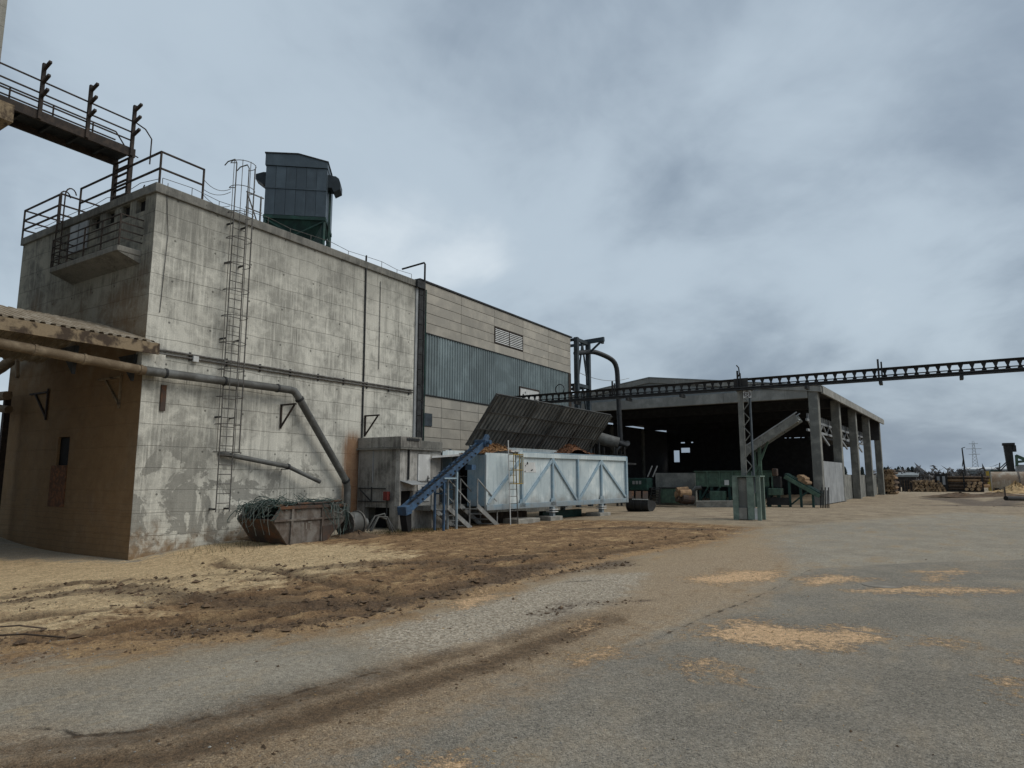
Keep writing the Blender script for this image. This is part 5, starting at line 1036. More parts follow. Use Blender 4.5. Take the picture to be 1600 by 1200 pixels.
wl_.build('back_wall', m_inner, shd)
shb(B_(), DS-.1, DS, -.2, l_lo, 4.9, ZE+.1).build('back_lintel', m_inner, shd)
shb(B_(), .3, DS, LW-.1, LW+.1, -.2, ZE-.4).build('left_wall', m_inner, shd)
for k_ in (1, 2, 3): shb(B_(), cs[k_]+.51, cs[k_+1]-.03, .3, .5, -.2, 1.75).build('low_wall', m_column, shd)
for a, c in ((.52, 2.3), (2.34, 4.2), (4.24, cs[1]-.03)): shb(B_(), a, c, -.22, -.17, .05, 2.5).build('cladding_sheet', m_sheetgrey, shd)
# conveyor gantry just inside the open side
gn = thing('inner_gantry', 'pale truss gantry hung inside the open side of the shed', 'gantry', tuple(SH(cs[1], 1, 4)))
for z in (4.35, 4.95): B_().bar(SH(.6, .55, z), SH(DS-3, .55, z), .1, .14).build('gantry_beam', m_sheetgrey, gn)
for s in np.arange(1, DS-3, 2.2): B_().bar(SH(s, .55, 4.95), SH(s+1.1, .55, 4.35), .07).bar(SH(s+1.1, .55, 4.35), SH(s+2.2, .55, 4.95), .07).build('gantry_brace', m_sheetgrey, gn)
for s in np.arange(1, DS-3, .8): B_().bar(SH(s, .55, 5.0), SH(s, .55, 5.35), .12).build('roller_bracket', m_sheetgrey, gn)
shb(B_(), cs[1]+.3, cs[3]+1, .7, 1.8, 4.1, 4.3).build('gantry_deck', m_steel, gn)
for s in (2.2, cs[1]+2, cs[2]+2): B_().bar(SH(s, .5, 4.9), SH(s+1.2, -.1, 3.5), .09).build('diagonal_strut', m_sheetgrey, gn); B_().bar(SH(s, .55, 5), SH(s, .55, ZE-.6), .1).build('gantry_hanger', m_steel, gn)

# ---------------------------------------------------------------- machinery in the shed mouth
cbk = solo(MB().prism([gpt(1088, 793), gpt(1160, 793), gpt(1160, 793)+V(-.25, .9, 0), gpt(1088, 793)+V(-.25, .9, 0)], (0, 0, .34)), 'concrete_kerb', m_block, 'low concrete kerb block in front of the green log conveyor', 'kerb', tuple(gpt(1120, 793)))
yc_ = 38.2
def Q(px, py, y=yc_): return PY(px, py, y)
lc = thing('log_conveyor', 'long green log conveyor with ribbed side plates in the shed mouth', 'conveyor', tuple(Q(1140, 785)*V(1, 1, 0)))
a, c = Q(1086, 738), Q(1206, 741); zl0, zl1 = Q(1086, 760)[2], a[2]
npan = 6
for k_ in range(npan):
    x0, x1 = a[0]+(c[0]-a[0])*k_/npan, a[0]+(c[0]-a[0])*(k_+1)/npan
    B_().span(x0+.01, x1-.01, yc_, yc_+.04, zl0, zl1).build('side_plate', m_green, lc); B_().span(x1-.04, x1+.04, yc_-.06, yc_-.002, zl0-.05, zl1+.03).build('stiffener', m_green, lc)
B_().span(a[0], c[0], yc_+.9, yc_+.94, zl0, zl1).build('side_plate', m_green, lc); B_().span(a[0], c[0], yc_+.05, yc_+.89, zl0, zl0+.06).build('trough', m_steel, lc); B_().span(a[0]-.05, c[0], yc_-.08, yc_+.05, zl1+.031, zl1+.08).build('top_rail', m_green, lc)
for px in (1094, 1112, 1140, 1150, 1185, 1200):
    x = Q(px, 780)[0]; B_().bar((x, yc_+.1, -.05), (x, yc_+.1, zl0), .14).build('leg', m_dgreen, lc); B_().bar((x-.1, yc_+.05, .1), (x+.5, yc_+.05, zl0), .09).build('leg_brace', m_dgreen, lc)
p0_, p1_ = Q(1110, 783), Q(1134, 770); B_().span(p0_[0], p1_[0], yc_-.1, yc_+.5, .1, p1_[2]+.1).build('gear_case', m_green, lc, bevel=.03)
for px, w_ in ((1136, .25), (1150, .12)): B_().box(Q(px, 754)-V(0, .07, 0), (w_, .01, .28)).build('warning_label', m_white, lc)
B_().path([Q(1082, 782), Q(1083, 768), Q(1088, 762), Q(1096, 762)], .12, 10).build('hose', m_pipe, lc, True)
rs = np.random.RandomState(3)
for k_ in range(9):
    p_ = Q(rs.uniform(1100, 1200), rs.uniform(764, 780), yc_+.4); B_().box(p_, tuple(rs.uniform(.2, .5, 3))).build('drive_part', (m_steel, m_dgreen, m_rubber)[k_ % 3], lc)
gwl = solo(MB().span(Q(1024, 740, 39.5)[0], Q(1086, 740, 39.5)[0], 39.5, 39.8, -.1, Q(1050, 739, 39.5)[2]), 'inner_wall', m_column, 'grey concrete wall inside the shed behind the green conveyor', 'wall', tuple(Q(1055, 788, 39.6)*V(1, 1, 0)))
gb = thing('green_machine_housing', 'dark green machine housing with white lettered plate inside shed', 'machine', tuple(Q(996, 788, 38.6)*V(1, 1, 0)))
q0, q1 = Q(978, 747, 38.6), Q(1011, 766, 38.6); B_().span(q0[0], q1[0], 38.6, 39.6, q1[2], q0[2]).build('housing', m_dgreen, gb, bevel=.03)
for k_ in range(3): p_ = Q(990+5*k_, 754, 38.58); B_().box(p_, (.14, .02, .2)).build('plate_mark', m_sheetgrey, gb)
for px in (980, 1008): x = Q(px, 770, 38.6)[0]; B_().bar((x, 38.8, -.05), (x, 38.8, q1[2]), .16).build('leg', m_dgreen, gb)
B_().span(q0[0], Q(1058, 760)[0], 38.9, 39.3, Q(1000, 762)[2]-.05, Q(1000, 762)[2]).build('walkway', m_steel, gb)
isl = thing('inner_stairs', 'steep dark steel stairs with pale stringers inside the shed', 'stairs', tuple(Q(1020, 787, 38.4)*V(1, 1, 0)))
for px in (1012, 1020): B_().bar(Q(px, 745, 38.3), Q(px+7, 728, 38.3), .06).build('handrail', m_sheetgrey, isl)
for px in (1016, 1029): B_().bar(Q(px, 787, 38.3), Q(px+3, 762, 38.3), .06).build('stringer', m_steel, isl)
for k_ in range(6): B_().bar(Q(1016+k_*.5, 785-4*k_, 38.3), Q(1029+k_*.5, 785-4*k_, 38.3), .2, .04).build('tread', m_steel, isl)
gcab = thing('green_cabinet', 'squat green cabinet beside the loose logs inside shed', 'cabinet', tuple(Q(1045, 786, 38.6)*V(1, 1, 0)))
B_().span(Q(1032, 780, 38.6)[0], Q(1059, 780, 38.6)[0], 38.6, 39.2, .05, Q(1045, 763, 38.6)[2]).build('body', m_green, gcab, bevel=.03); B_().span(Q(1030, 780, 38.6)[0], Q(1061, 780, 38.6)[0], 38.55, 39.25, Q(1045, 763, 38.6)[2]+.002, Q(1045, 763, 38.6)[2]+.06).build('top', m_steel, gcab)
for i, (px, py, s_, mt, lab) in enumerate(((1066, 766, .16, m_barkpale, 'pale stub of log on edge beside the grey inner wall'), (1070, 772, .22, m_barkpale, 'short orange log leaning by the grey inner wall'), (1064, 775, .18, m_barkpale, 'small orange log under the leaning log'), (1074, 783, .26, m_rust, 'rusty drum lying before the grey inner wall'), (1066, 785, .22, m_bark, 'dark stub of log beside the rusty drum'))):
    p_ = PY(px, py, 37.6); p_[2] = max(p_[2], s_*.8); solo(MB().path([p_-V(.25, .2, -.05*i), p_+V(.25, .25, .05)], s_, 12), 'short_log' if i != 3 else 'rusty_drum', mt, lab, 'log' if i != 3 else 'drum', tuple(p_-V(0, 0, s_)))
# grapple bucket
bp = gpt(1000, 799); bk = thing('grab_bucket', 'black ribbed grab bucket with pale worn lip on the ground', 'bucket', tuple(bp))
bx0_, bx1_ = PY(984, 780, bp[1])[0], PY(1017, 780, bp[1])[0]; n3 = 3
prof = [(-.38, .60), (-.46, .45), (-.47, .28), (-.38, .12), (-.2, .0), (.1, -.02), (.45, .1), (.7, .3)]
for k_ in range(n3):
    x0, x1 = bx0_+(bx1_-bx0_)*k_/n3+.015, bx0_+(bx1_-bx0_)*(k_+1)/n3-.015; mb = MB(); n_ = len(prof)
    mb.add([(x0, bp[1]+a_, bp[2]+h) for a_, h in prof]+[(x1, bp[1]+a_, bp[2]+h) for a_, h in prof]+[(x0, bp[1]+a_+.04, bp[2]+h+.01) for a_, h in prof]+[(x1, bp[1]+a_+.04, bp[2]+h+.01) for a_, h in prof], [(i, i+1, n_+i+1, n_+i) for i in range(n_-1)]+[(2*n_+i+1, 2*n_+i, 3*n_+i, 3*n_+i+1) for i in range(n_-1)])
    mb.build('shell_plate', m_rubber, bk, True)
    B_().hexa([(x0+.08, bp[1]-.36, bp[2]+.62), (x1, bp[1]-.36, bp[2]+.62), (x1-.15, bp[1]+.05, bp[2]+.98), (x0-.07, bp[1]+.05, bp[2]+.98), (x0+.08, bp[1]-.38, bp[2]+.65), (x1, bp[1]-.38, bp[2]+.65), (x1-.15, bp[1]+.03, bp[2]+1.01), (x0-.07, bp[1]+.03, bp[2]+1.01)]).build('back_plate', m_rust, bk)
B_().bar((bx0_+.3, bp[1]-.40, bp[2]+.61), (bx1_, bp[1]-.40, bp[2]+.61), .04, .05).build('worn_lip', m_white, bk)
for x in np.linspace(bx0_, bx1_, n3+1): B_().prism([(x-.02, bp[1]+a_-.035, bp[2]+h) for a_, h in prof]+[(x-.02, bp[1]+.5, bp[2]+.5)], (.04, 0, 0)).build('rib', m_steel, bk)
# inclined belt conveyor (pale underside)
ic = thing('inclined_belt_conveyor', 'pale inclined trough conveyor rising inside the shed mouth', 'conveyor', tuple(Q(1190, 785)*V(1, 1, 0)))
ia, ib = Q(1166, 709, 37.6), Q(1248, 655, 37.6); B_().bar(ia, ib, .95, .06).build('trough_floor', m_sheetgrey, ic)
for dy in (-.5, .5):
    for q in range(3): B_().bar(ia+(ib-ia)*(q/3+.004)+V(0, dy, .1), ia+(ib-ia)*((q+1)/3-.004)+V(0, dy, .1), .05, .46).build('trough_side', m_column, ic)
    B_().bar(ia+V(0, dy-.03, .34), ib+V(0, dy-.03, .34), .06, .05).build('trough_edge', m_sheetgrey, ic)
for q in (.12, .4, .68, .97): p_ = ia+(ib-ia)*q-V(0, 0, .06); B_().bar(p_-V(0, .5, 0), p_+V(0, .5, 0), .06).build('cross_member', m_column, ic)
for px, q in ((1181, .15), (1190, .25)): p_ = ia+(ib-ia)*q; B_().bar((p_[0], 37.6, -.05), p_-V(0, 0, .1), .16).build('support_leg', m_green, ic)
B_().bar(ia+(ib-ia)*.15-V(0, 0, 1.4), ia+(ib-ia)*.42-V(0, 0, .1), .1).build('support_brace', m_green, ic)
# green infeed machine and sloping log deck on the right
im = thing('green_infeed_machine', 'green infeed machine with box beam beside the sloping log deck', 'machine', tuple(Q(1208, 787)*V(1, 1, 0)))
y_ = 37.9; B_().span(Q(1199, 745, y_)[0], Q(1219, 745, y_)[0], y_, y_+.7, Q(0, 772, y_)[2] if False else PY(1208, 774, y_)[2], PY(1208, 763, y_)[2]).build('box_beam', m_green, im, bevel=.03)
B_().span(Q(1199, 745, y_)[0], Q(1217, 745, y_)[0], y_+.3, y_+.8, PY(1208, 762, y_)[2], PY(1208, 745, y_)[2]).build('dark_drive_box', m_rubber, im, bevel=.02); B_().span(Q(1205, 745, y_)[0], Q(1213, 745, y_)[0], y_+.2, y_+.6, PY(1208, 744, y_)[2], PY(1208, 732, y_)[2]).build('rusty_motor', m_rust, im, bevel=.05)
for px in (1201, 1216): x = PY(px, 780, y_)[0]; B_().bar((x, y_+.2, -.05), (x, y_+.2, 1.), .16).build('leg', m_dgreen, im)
B_().span(Q(1196, 745, y_)[0], Q(1230, 745, y_)[0], y_+.1, y_+.5, .1, .5).build('sump', m_rubber, im)
ld = thing('sloping_log_deck', 'dark green sloping log deck of steel bars', 'log deck', tuple(Q(1258, 787, 38.2)*V(1, 1, 0)))
da, db = PY(1226, 741, 38.2), PY(1281, 772, 38.2)
for k_ in range(7): o_ = V(0, .18*k_, .0); B_().bar(da+o_, db+o_, .07, .12).build('deck_bar', m_dgreen, ld)
B_().bar(da-V(0, .08, .12), db-V(0, .08, .12), .08, .2).build('deck_side', m_green, ld)
for q in (.12, .45, .8): p_ = da+(db-da)*q; B_().bar((p_[0], p_[1], -.05), p_, .12).build('deck_leg', m_dgreen, ld)
B_().bar((da[0]+.2, 38.2, .1), da+(db-da)*.75, .08).build('deck_brace', m_dgreen, ld)
for k_ in range(6): x = PY(1281+k_*2.6, 780, 38.2)[0]; B_().bar((x, 38.25, -.05), (x+.05, 38.25, db[2]+(.35 if k_ % 2 else .2)), .05).build('chain_arm', m_steel, ld)
rs = np.random.RandomState(8)
for k_ in range(7):
    q = .42+.06*(k_ % 4)+rs.uniform(0, .03); c_ = da+(db-da)*q+V(0, .55, .17+.15*(k_ // 4)); solo(MB().path([c_-V(.02, .55, 0), c_+V(.02, .75, 0)], .10, 10), 'pale_log', m_barkpale, 'pale peeled log lying on the sloping log deck', 'log', tuple(c_-V(0, 0, .1)), 'logs on the sloping deck')

# ================================================================ FAR YARD
logm = {}
def logmesh(r, L_, key):
    if key in logm: return logm[key]
    mb = MB(); n = 10; rr = np.random.RandomState(hash(key) % 1000 if not isinstance(key, int) else key); a = [(r*(1+.08*rr.randn())*math.cos(2*math.pi*i/n), r*(1+.08*rr.randn())*math.sin(2*math.pi*i/n)) for i in range(n)]
    mb.add([(x, -L_/2, z) for x, z in a]+[(x*.94, L_/2, z*.94) for x, z in a], [(i, n+i, n+(i+1) % n, (i+1) % n) for i in range(n)]+[tuple(range(n)), tuple(range(2*n-1, n-1, -1))])
    me = bpy.data.meshes.new('log'); me.from_pydata(mb.v, [], mb.f); me.update(); me.materials.append(m_bark); me.materials.append(m_logend)
    for p in me.polygons: p.material_index = 1 if len(p.vertices) > 4 else 0; p.use_smooth = len(p.vertices) == 4
    logm[key] = me; return me
rs = np.random.RandomState(21)
def putlog(p, r, L_, rz, label, group, pale=False, tilt=0.):
    k_ = (int(r*100)*100+int(L_*10))*3+rs.randint(3); o = bpy.data.objects.new('log', logmesh(r, L_, k_)); col.objects.link(o); o.location = p; o.rotation_euler = (tilt, rs.rand()*6.28 if tilt == 0 else 0, rz); tag(o, label, 'log', group)
    if pale: o.material_slots[0].link = 'OBJECT'; o.material_slots[0].material = m_barkpale
def stack(c, w_, h_, r, L_, rz, label, group, pale=.2, pyramid=False):
    c = np.array(c, float); nx = max(1, int(w_/(2*r))); nz = max(1, int(h_/(1.75*r)))
    for j in range(nz):
        m_ = nx-(j if pyramid else j % 2)
        for i in range(max(m_, 0)):
            off = (i-(m_-1)/2)*2*r; p = c+V(math.cos(rz)*off, math.sin(rz)*off, r+j*1.75*r)+V(rs.uniform(-.02, .02), rs.uniform(-.3, .3), 0); putlog(p, r*rs.choice([.9, 1., 1.08]), L_, rz+rs.uniform(-.03, .03), label, group, rs.rand() < pale)
c = gpt(1389.5, 772.5); stack(c+V(.1, 2, 0), 1.2, 2.35, .13, 4., R(-2), 'short log end-on in the tall stack beside the shed column', 'logs stacked beside the shed', .5)
c = gpt(1443, 768.5); stack(c+V(0, 2, 0), 3.6, 1.35, .14, 4., R(0), 'short log end-on in the low heap before the bare trees', 'logs in the low heap', .15, True)
c = gpt(1455, 768.5); stack(c+V(.6, 3, 0), 1.6, 1.7, .14, 4., R(4), 'short log end-on in the heap beside the dark rack', 'logs in the heap beside the rack', .3, True)
# pallets / stillage between
pc_ = gpt(1408, 768.5)
for k_, (dx, lab) in enumerate(((-.55, 'dark stillage crate nearest the shed log stack'), (.55, 'dark stillage crate between the other crate and the log heap'))):
    cr = thing('stillage_crate', lab, 'crate', tuple(pc_+V(dx*1.05, 1, 0)), 'stillage crates'); x0 = pc_[0]+dx*1.05; y0 = pc_[1]+1
    for z in (.15, .5, .85, 1.15): B_().span(x0-.5, x0+.5, y0, y0+.03, z, z+.1).build('slat', m_steel, cr)
    for x in np.linspace(x0-.48, x0+.48, 5): B_().span(x-.04, x+.04, y0-.04, y0-.001, 0, 1.3).build('upright', m_bark, cr)
    B_().span(x0-.5, x0+.5, y0+.05, y0+1, .05, 1.2).build('load', m_rubber, cr)
# log rack: stanchions and long logs lying across
rk = gpt(1500, 768.5); rkx0, rkx1 = PY(1462, 760, rk[1])[0], PY(1537, 760, rk[1])[0]
rack = thing('log_rack', 'dark steel stanchion rack holding long logs', 'log rack', tuple(rk+V(0, .5, 0)))
for px, zt_ in ((1463, 2.05), (1468, 2.1), (1475, 2.0), (1506, 2.0), (1535, 1.9)):
    x = PY(px, 750, rk[1])[0]; B_().span(x-.07, x+.07, rk[1]-.05, rk[1]+.1, 0, zt_).build('stanchion', m_rubber, rack)
B_().span(rkx0, rkx0+1.15, rk[1]-.02, rk[1]+.02, .1, 1.9).build('rack_panel', m_rubber, rack)
for k_ in range(2): x = rkx0+.3+.5*k_; B_().box((x, rk[1]-.05, 1.2), (.25, .03, .9)).build('rack_window', m_sheetgrey, rack)
B_().span(rkx0, rkx1, rk[1]+.0, rk[1]+1.4, .0, .18).build('base_beam', m_rubber, rack)
for j in range(5):
    for i in range(3):
        L_ = rs.choice([4.0, 4.6, 5.0]); xc_ = (rkx0+rkx1)/2+rs.uniform(-.3, .25); r = rs.choice([.14, .17]); putlog((xc_, rk[1]+.35+.38*i, .32+.3*j), r, L_, R(90)+rs.uniform(-.02, .02), 'long log lying crosswise in the dark steel rack', 'long logs in the rack', rs.rand() < .18)
for i in range(9):
    r = .17; x = PY(1510+2.8*i, 760, rk[1]-.6)[0]; putlog((x, rk[1]-.9, .3+.32*(i % 3)), r, .8, R(rs.uniform(-15, 15)), 'stubby cut log end showing before the rack', 'cut log ends before the rack', rs.rand() < .5)
# tank, yellow post, sawdust
yw = gpt(1550, 767)[1]; xw0 = PY(1551, 760, yw)[0]
wt = PY(1570, 737, yw)[2]; rt = wt/2+.12
bw = thing('storage_tank', 'long stained horizontal steel tank beside the yellow post', 'tank', (xw0+6, yw+rt, 0))
for k_ in range(5): B_().path([(xw0+2.55*k_+.01, yw+rt, wt-rt), (xw0+2.55*(k_+1)-.01, yw+rt, wt-rt)], rt, 28).build('shell_ring', m_binwall, bw, True); B_().path([(xw0+2.55*(k_+1)-.07, yw+rt, wt-rt), (xw0+2.55*(k_+1)+.07, yw+rt, wt-rt)], rt+.05, 28).build('band', m_rustgrey, bw, True)
for k_ in range(6): B_().span(xw0+.2+2.4*k_, xw0+.6+2.4*k_, yw+.2, yw+2*rt-.2, -.1, .45).build('saddle', m_rubber, bw)
xy = PY(1547.5, 768, yw-.5)[0]; solo(MB().bar((xy, yw-.5, -.1), (xy-.12, yw-.5, wt+.05), .38, .3), 'yellow_post', m_yellow, 'thick worn yellow steel post at the end of the tank', 'post', (xy, yw-.5, 0))
def cone(c, r, h, label, name, mat, seed=0):
    mb = MB(); rr = np.random.RandomState(seed); n, mrow = 48, 12; vs = []
    for j in range(mrow):
        t_ = j/(mrow-1)
        for i in range(n): q = 2*math.pi*i/n; rad = r*t_*(1+.1*math.sin(q*3+seed)+.06*rr.randn()); vs.append((c[0]+rad*math.cos(q), c[1]+rad*math.sin(q)*.8, c[2]+h*(1-t_)**1.15*(1+.12*rr.randn())-.03*t_))
    mb.add(vs, [(j*n+i, j*n+(i+1) % n, (j+1)*n+(i+1) % n, (j+1)*n+i) for j in range(mrow-1) for i in range(n)]); return tag(mb.build(name, mat, smooth=True), label, None, None, 'stuff')
ph_ = gpt(1589, 771); cone(ph_, 1.9, 1.05, 'cone of orange sawdust in front of the tank', 'sawdust_cone', m_sawheap, 1); cone(gpt(1560, 769), 1.2, .22, 'low spill of sawdust at the foot of the yellow post', 'sawdust_spill', m_sawheap, 2)
cone(gpt(1500, 778)+V(0, 0, .1), 2.4, .3, 'dark churned mud bank before the log rack', 'mud_bank', m_dirt, 4); cone(gpt(1560, 777)+V(0, 0, .1), 2.6, .28, 'dark mud bank before the sawdust cone', 'mud_bank', m_dirt, 6)
pp = gpt(1571, 778); solo(MB().bar(pp, pp+V(0, 0, .85), .1), 'short_marker_post', m_rustgrey, 'short stub marker post in the mud before the sawdust cone', 'post', tuple(pp))
p0_, p1_ = gpt(1572, 782), gpt(1680, 784); solo(MB().path([p0_+V(0, 0, .12), p1_+V(0, 0, .12)], .13, 10), 'black_ground_pipe', m_rubber, 'black pipe lying in the mud before the tank', 'pipe', tuple(p0_))
# black hopper tower with feed conveyor, green loader behind the wall
hy = yw+9; ha, hb_ = PY(1575, 738, hy), PY(1588, 738, hy); hz = PY(1575, 692, hy)[2]
hp = thing('black_hopper_tower', 'black hopper tower rising behind the tank', 'hopper', (float((ha[0]+hb_[0])/2), hy, 0)); x0, x1 = ha[0], hb_[0]
B_().hexa([(x0+.15, hy, -.1), (x1-.1, hy, -.1), (x1-.1, hy+1.2, -.1), (x0+.15, hy+1.2, -.1), (x0-.15, hy, hz-.3), (x1-.15, hy, hz-.3), (x1-.15, hy+1.2, hz-.3), (x0-.15, hy+1.2, hz-.3)]).build('shaft', m_rubber, hp); B_().span(x0-.25, x1+.15, hy-.1, hy+1.3, hz-.3, hz).build('head', m_rubber, hp); B_().span(x1-.1, x1+.25, hy, hy+1., hz-1.1, hz-.31).build('spout', m_rubber, hp)
B_().bar(PY(1562, 737, hy), PY(1576, 722, hy), .12).bar(PY(1563, 731, hy), PY(1576, 719, hy), .12).build('feed_conveyor', m_steel, hp); B_().bar(PY(1562, 745, hy), PY(1562, 723, hy), .12).build('feed_post', m_steel, hp)
gl = thing('green_loader_crane', 'green loader crane arm reaching up behind the tank', 'crane', (float(PY(1600, 740, hy+3)[0]), hy+3, 0)); y_ = hy+3
B_().bar(PY(1587, 712, y_), PY(1604, 719, y_), .28, .4).build('boom', m_green, gl); B_().bar(PY(1588, 722, y_), PY(1606, 720, y_), .25, .3).build('stick', m_green, gl); B_().bar(PY(1588, 711, y_), PY(1589, 728, y_), .3).build('link', m_green, gl)
B_().span(PY(1590, 745, y_)[0], PY(1612, 745, y_)[0], y_, y_+2, -.1, PY(1600, 726, y_)[2]).build('cab', m_sheetgrey, gl, bevel=.1)
B_().span(PY(1590, 745, y_)[0]-.3, PY(1612, 745, y_)[0]+.3, y_-.2, y_+2.2, -.1, 1.2).build('undercarriage', m_rubber, gl)
gl2 = solo(MB().box(PY(1555, 737, hy+6)*V(1, 1, .5), (1.2, 2.5, PY(1555, 732, hy+6)[2])), 'green_loader', m_dgreen, 'small dark green loader partly hidden behind the yellow post', 'loader', tuple(PY(1555, 750, hy+6)*V(1, 1, 0)))
# far low buildings
def farb(name, label, x0, x1, y, z, roofm, wallm):
    f_ = thing(name, label, 'building', ((x0+x1)/2, y, 0)); B_().span(x0, x1, y, y+12, -.5, z-.5).build('wall', wallm, f_)
    B_().hexa([(x0-.3, y-.4, z-.5), (x1+.3, y-.4, z-.5), (x1+.3, y+12, z-.1), (x0-.3, y+12, z-.1), (x0-.3, y-.4, z-.2), (x1+.3, y-.4, z-.2), (x1+.3, y+12, z+.25), (x0-.3, y+12, z+.25)]).build('roof', roofm, f_)
    for k_ in range(4): xx = x0+(x1-x0)*(k_+.5)/4; B_().box((xx, y-.02, z*.4), ((x1-x0)/6, .04, z*.5)).build('door', m_rubber, f_)
    return f_
farb('low_store', 'low dark store with pale flat roof beyond the log stacks', PY(1372, 745, 122)[0], PY(1431, 745, 122)[0], 122, PY(1400, 740, 122)[2], m_farbuild, m_inner)
farb('white_roofed_store', 'small white-roofed store beyond the shed end column', PY(1374, 745, 150)[0], PY(1392, 745, 150)[0], 150, PY(1380, 736.5, 150)[2], m_farroof, m_farbuild)
farb('grey_hall', 'long grey hall far behind the log rack', PY(1511, 745, 170)[0], PY(1640, 745, 170)[0], 170, PY(1540, 731, 170)[2], m_farroof, m_farbuild)
# pylon and lamp pole
py_ = 380.; pt_, pb_ = PY(1521.5, 689, py_), PY(1525, 738, py_); ptz = pt_[2]
pyl = thing('lattice_pylon', 'pale lattice power pylon beyond the grey hall', 'pylon', (float(pb_[0]), py_, 0)); xc_ = float(pb_[0]); q = MB()
for sx_ in (-1, 1):
    for sy_ in (-1, 1): q.bar((xc_+sx_*1.5, py_+sy_*1.5, 0), (xc_+sx_*.3, py_+sy_*.35, ptz), .15)
q.build('tower_legs', m_pylon, pyl); l_ = MB(); zz2 = np.linspace(1, ptz-1, 12)
for i in range(11):
    for s_ in (-1, 1):
        w0 = 1.5-(1.5-.3)*zz2[i]/ptz; w1 = 1.5-(1.5-.3)*zz2[i+1]/ptz; l_.bar((xc_-s_*w0, py_-w0, zz2[i]), (xc_+s_*w1, py_-w1, zz2[i+1]), .14).bar((xc_-w0, py_-s_*w0, zz2[i]), (xc_-w1, py_+s_*w1, zz2[i+1]), .14)
l_.build('lacing', m_pylon, pyl)
for z, w_ in ((ptz*.93, 1.8), (ptz*.80, 3.0), (ptz*.66, 2.2)): B_().bar((xc_-w_, py_, z), (xc_+w_, py_, z), .22).build('cross_arm', m_pylon, pyl)
lpz = PY(1507, 700, 105)[2]; lpx = PY(1509.5, 745, 105)[0]
lpo = thing('lamp_pole', 'thin dark lamp pole standing behind the log rack', 'pole', (lpx, 105, 0)); B_().tube((lpx, 105, 0), (lpx-.15, 105, lpz), .14, 8, .07).build('shaft', m_steel, lpo); B_().bar((lpx-.15, 105, lpz), (lpx+.2, 105, lpz+.1), .08).build('lamp_arm', m_steel, lpo); B_().bar((lpx-.3, 105, lpz*.55), (lpx-.12, 105, lpz*.75), .1).build('stay', m_steel, lpo)
# trees beyond the yard
rs = np.random.RandomState(31)
def conifer(x, y, h, label):
    t_ = thing('conifer_tree', label, 'tree', (x, y, 0), 'conifers beyond the yard'); B_().tube((x, y, -.3), (x, y, h), .18, 6, .03).build('trunk', m_bark, t_); mb = MB(); w_ = h*rs.uniform(.2, .27)
    for _ in range(420):
        q = rs.rand()**.7; z = h*(.12+.88*q); r = w_*(1-q)*rs.uniform(.35, 1.1)+.1; a = rs.rand()*6.28; c_ = V(x+r*math.cos(a), y+r*math.sin(a), z-r*.25); s_ = rs.uniform(.18, .5); d_ = V(math.cos(a), math.sin(a), -.4)*s_; e_ = V(-math.sin(a), math.cos(a), rs.uniform(-.3, .3))*s_*.7; mb.add([c_-e_, c_+d_, c_+e_, c_-d_*.4+V(0, 0, s_*.5)], [(0, 1, 2), (0, 2, 3)])
    mb.build('crown', m_conifer, t_)
def bare(x, y, h, label):
    t_ = thing('bare_tree', label, 'tree', (x, y, 0), 'bare trees beyond the yard'); tr_ = MB(); tw_ = MB()
    def grow(p, d, L_, r, dep):
        e = p+d*L_; (tr_ if dep > 3 else tw_).tube(p, e, r, 5 if dep > 3 else 3, r*.65)
        if dep == 0: return
        for _ in range(rs.randint(3, 5)):
            nd_ = unit(d+rs.randn(3)*.34+V(0, 0, .22)); grow(p+d*L_*rs.uniform(.55, 1.), nd_, L_*rs.uniform(.6, .82), max(r*.6, .016), dep-1)
    grow(V(x, y, -.2), V(0, 0, 1), h*.28, h*.012, 5); tr_.build('trunk', m_twig, t_); tw_.build('crown', m_twig, t_)
clab = ['dark conifer in the tree line beyond the log yard']; blab = 'leafless tree in the tree line beyond the log yard'
for i, px in enumerate(list(range(1376, 1440, 6))+[1292, 1300, 1316, 1322, 1340, 1346, 1462, 1474, 1492, 1540, 1533]):
    y = rs.uniform(205, 250); x = PY(px+rs.uniform(-2, 2), 740, y)[0]; zt_ = PY(px, (731 if px < 1440 else 737)+rs.uniform(-3, 4), y)[2]; conifer(x, y, zt_, clab[0])
for i, px in enumerate([1437, 1432, 1445, 1452, 1458, 1466, 1480, 1486, 1494, 1499, 1504, 1515, 1531, 1541, 1470]):
    y = rs.uniform(130, 165); x = PY(px, 740, y)[0]; zt_ = PY(px, {1437: 722, 1452: 727, 1499: 725, 1480: 731}.get(px, 735)+rs.uniform(-2, 3), y)[2]; bare(x, y, zt_*1.15, blab)
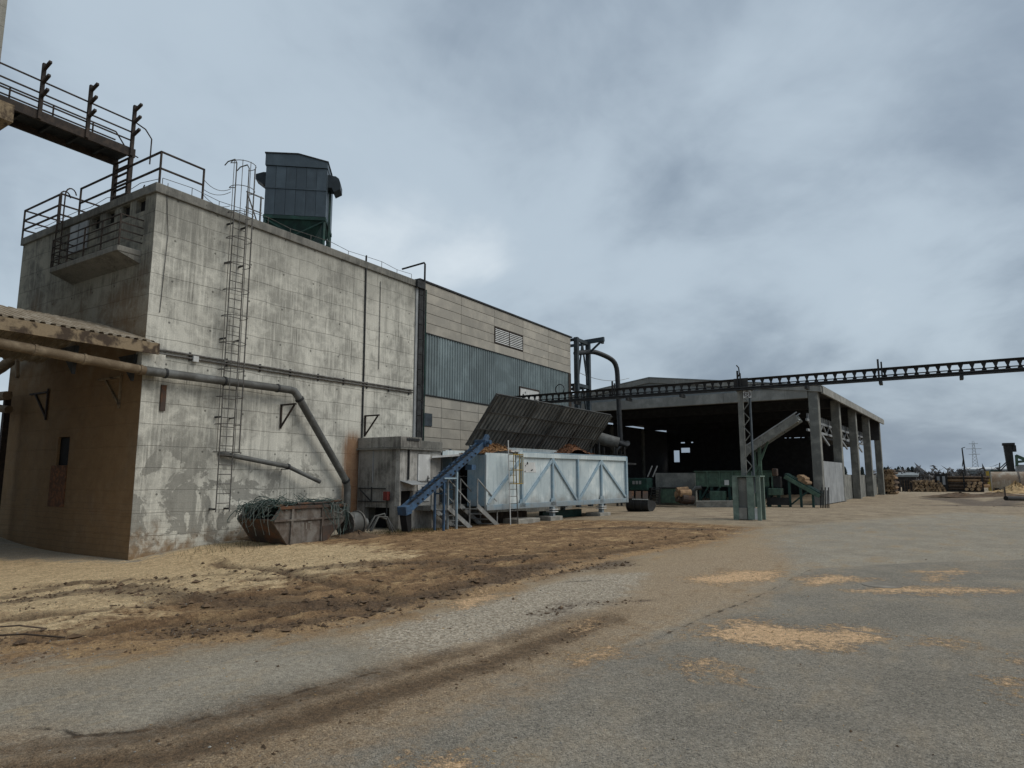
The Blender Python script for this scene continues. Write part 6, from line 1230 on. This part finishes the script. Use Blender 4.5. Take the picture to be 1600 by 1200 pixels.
# scrub that reads as one mass along the far edge
sb = MB()
for _ in range(7000):
    px = rs.uniform(1360, 1660); y = rs.uniform(126, 200); x = PY(px, 740, y)[0]; h_ = rs.uniform(.2, 2.4+1.4*math.sin(px*.13)**2); c_ = V(x, y, h_*rs.rand()); s_ = rs.uniform(.2, .6); a = rs.randn(3)*s_; b2 = rs.randn(3)*s_*.5; sb.add([c_-a, c_+b2, c_+a], [(0, 1, 2)])
tag(sb.build('far_scrub', m_twig), 'brown leafless scrub along the far edge of the yard', None, None, 'stuff')
# weeds by the annex
wd = MB()
for _ in range(900):
    u_ = rs.rand(); x = -15.3+u_*1.2+rs.randn()*.25; y = 16.2+u_*1.4+rs.randn()*.5
    if rs.rand() < .35: x, y = -16.2+rs.randn()*.5, 11.6+rs.randn()*.8
    z = float(gz(x, y)); h_ = rs.uniform(.04, .17); a = rs.rand()*6.28; l_ = rs.uniform(.0, .12); w_ = .007; wd.add([(x-w_, y, z), (x+w_, y, z), (x+l_*math.cos(a), y+l_*math.sin(a), z+h_)], [(0, 1, 2)])
tag(wd.build('weeds', m_leaf), 'thin weeds along the foot of the annex and skip', None, None, 'stuff')
# debris heap at the wall behind the skip
cone(V(-16.75, 13.2, float(gz(-16.7, 13.2))-.02), 1.25, .22, 'dark heap of bark and dirt against the wall behind the skip', 'dirt_heap', m_dirt, 9); cone(V(-14.9, 14.8, float(gz(-14.9, 14.8))-.03), 1.2, .2, 'dirt swept up between the skip and fan drum', 'dirt_heap', m_dirt, 10)
for i, (px, py, dx, lab) in enumerate(((30, 985, .5, 'bent dark stick lying on the sand near a longer stick'), (38, 999, .7, 'long thin dark stick lying on the sand'))):
    p_ = gpt(px, py); solo(MB().path([p_+V(-dx/2, -dx*.3, .03), p_+V(0, 0, .05), p_+V(dx/2, dx*.3, .02)], .009, 6), 'fallen_stick', m_bark, lab, 'stick', tuple(p_))
mh = gpt(1378, 914.5); solo(MB().tube(mh-V(0, 0, .02), mh+V(0, 0, .006), .27, 28), 'manhole_cover', M('manhole_iron', (.27, .245, .205), (.19, .17, .14), .95, spec=.05), 'round pale manhole cover set in the asphalt', 'manhole', tuple(mh))

wa_, wb_ = PX(900, 580, -17.2), SH(0, LR+1.5, ZRG+.1)
solo(MB().path([wa_*(1-q)+wb_*q-V(0, 0, .35*4*q*(1-q)) for q in np.linspace(0, 1, 10)], .018, 5), 'overhead_wire', m_sheetgrey, 'thin pale wire strung from the steel frame to the shed roof', 'wire', tuple(wa_))
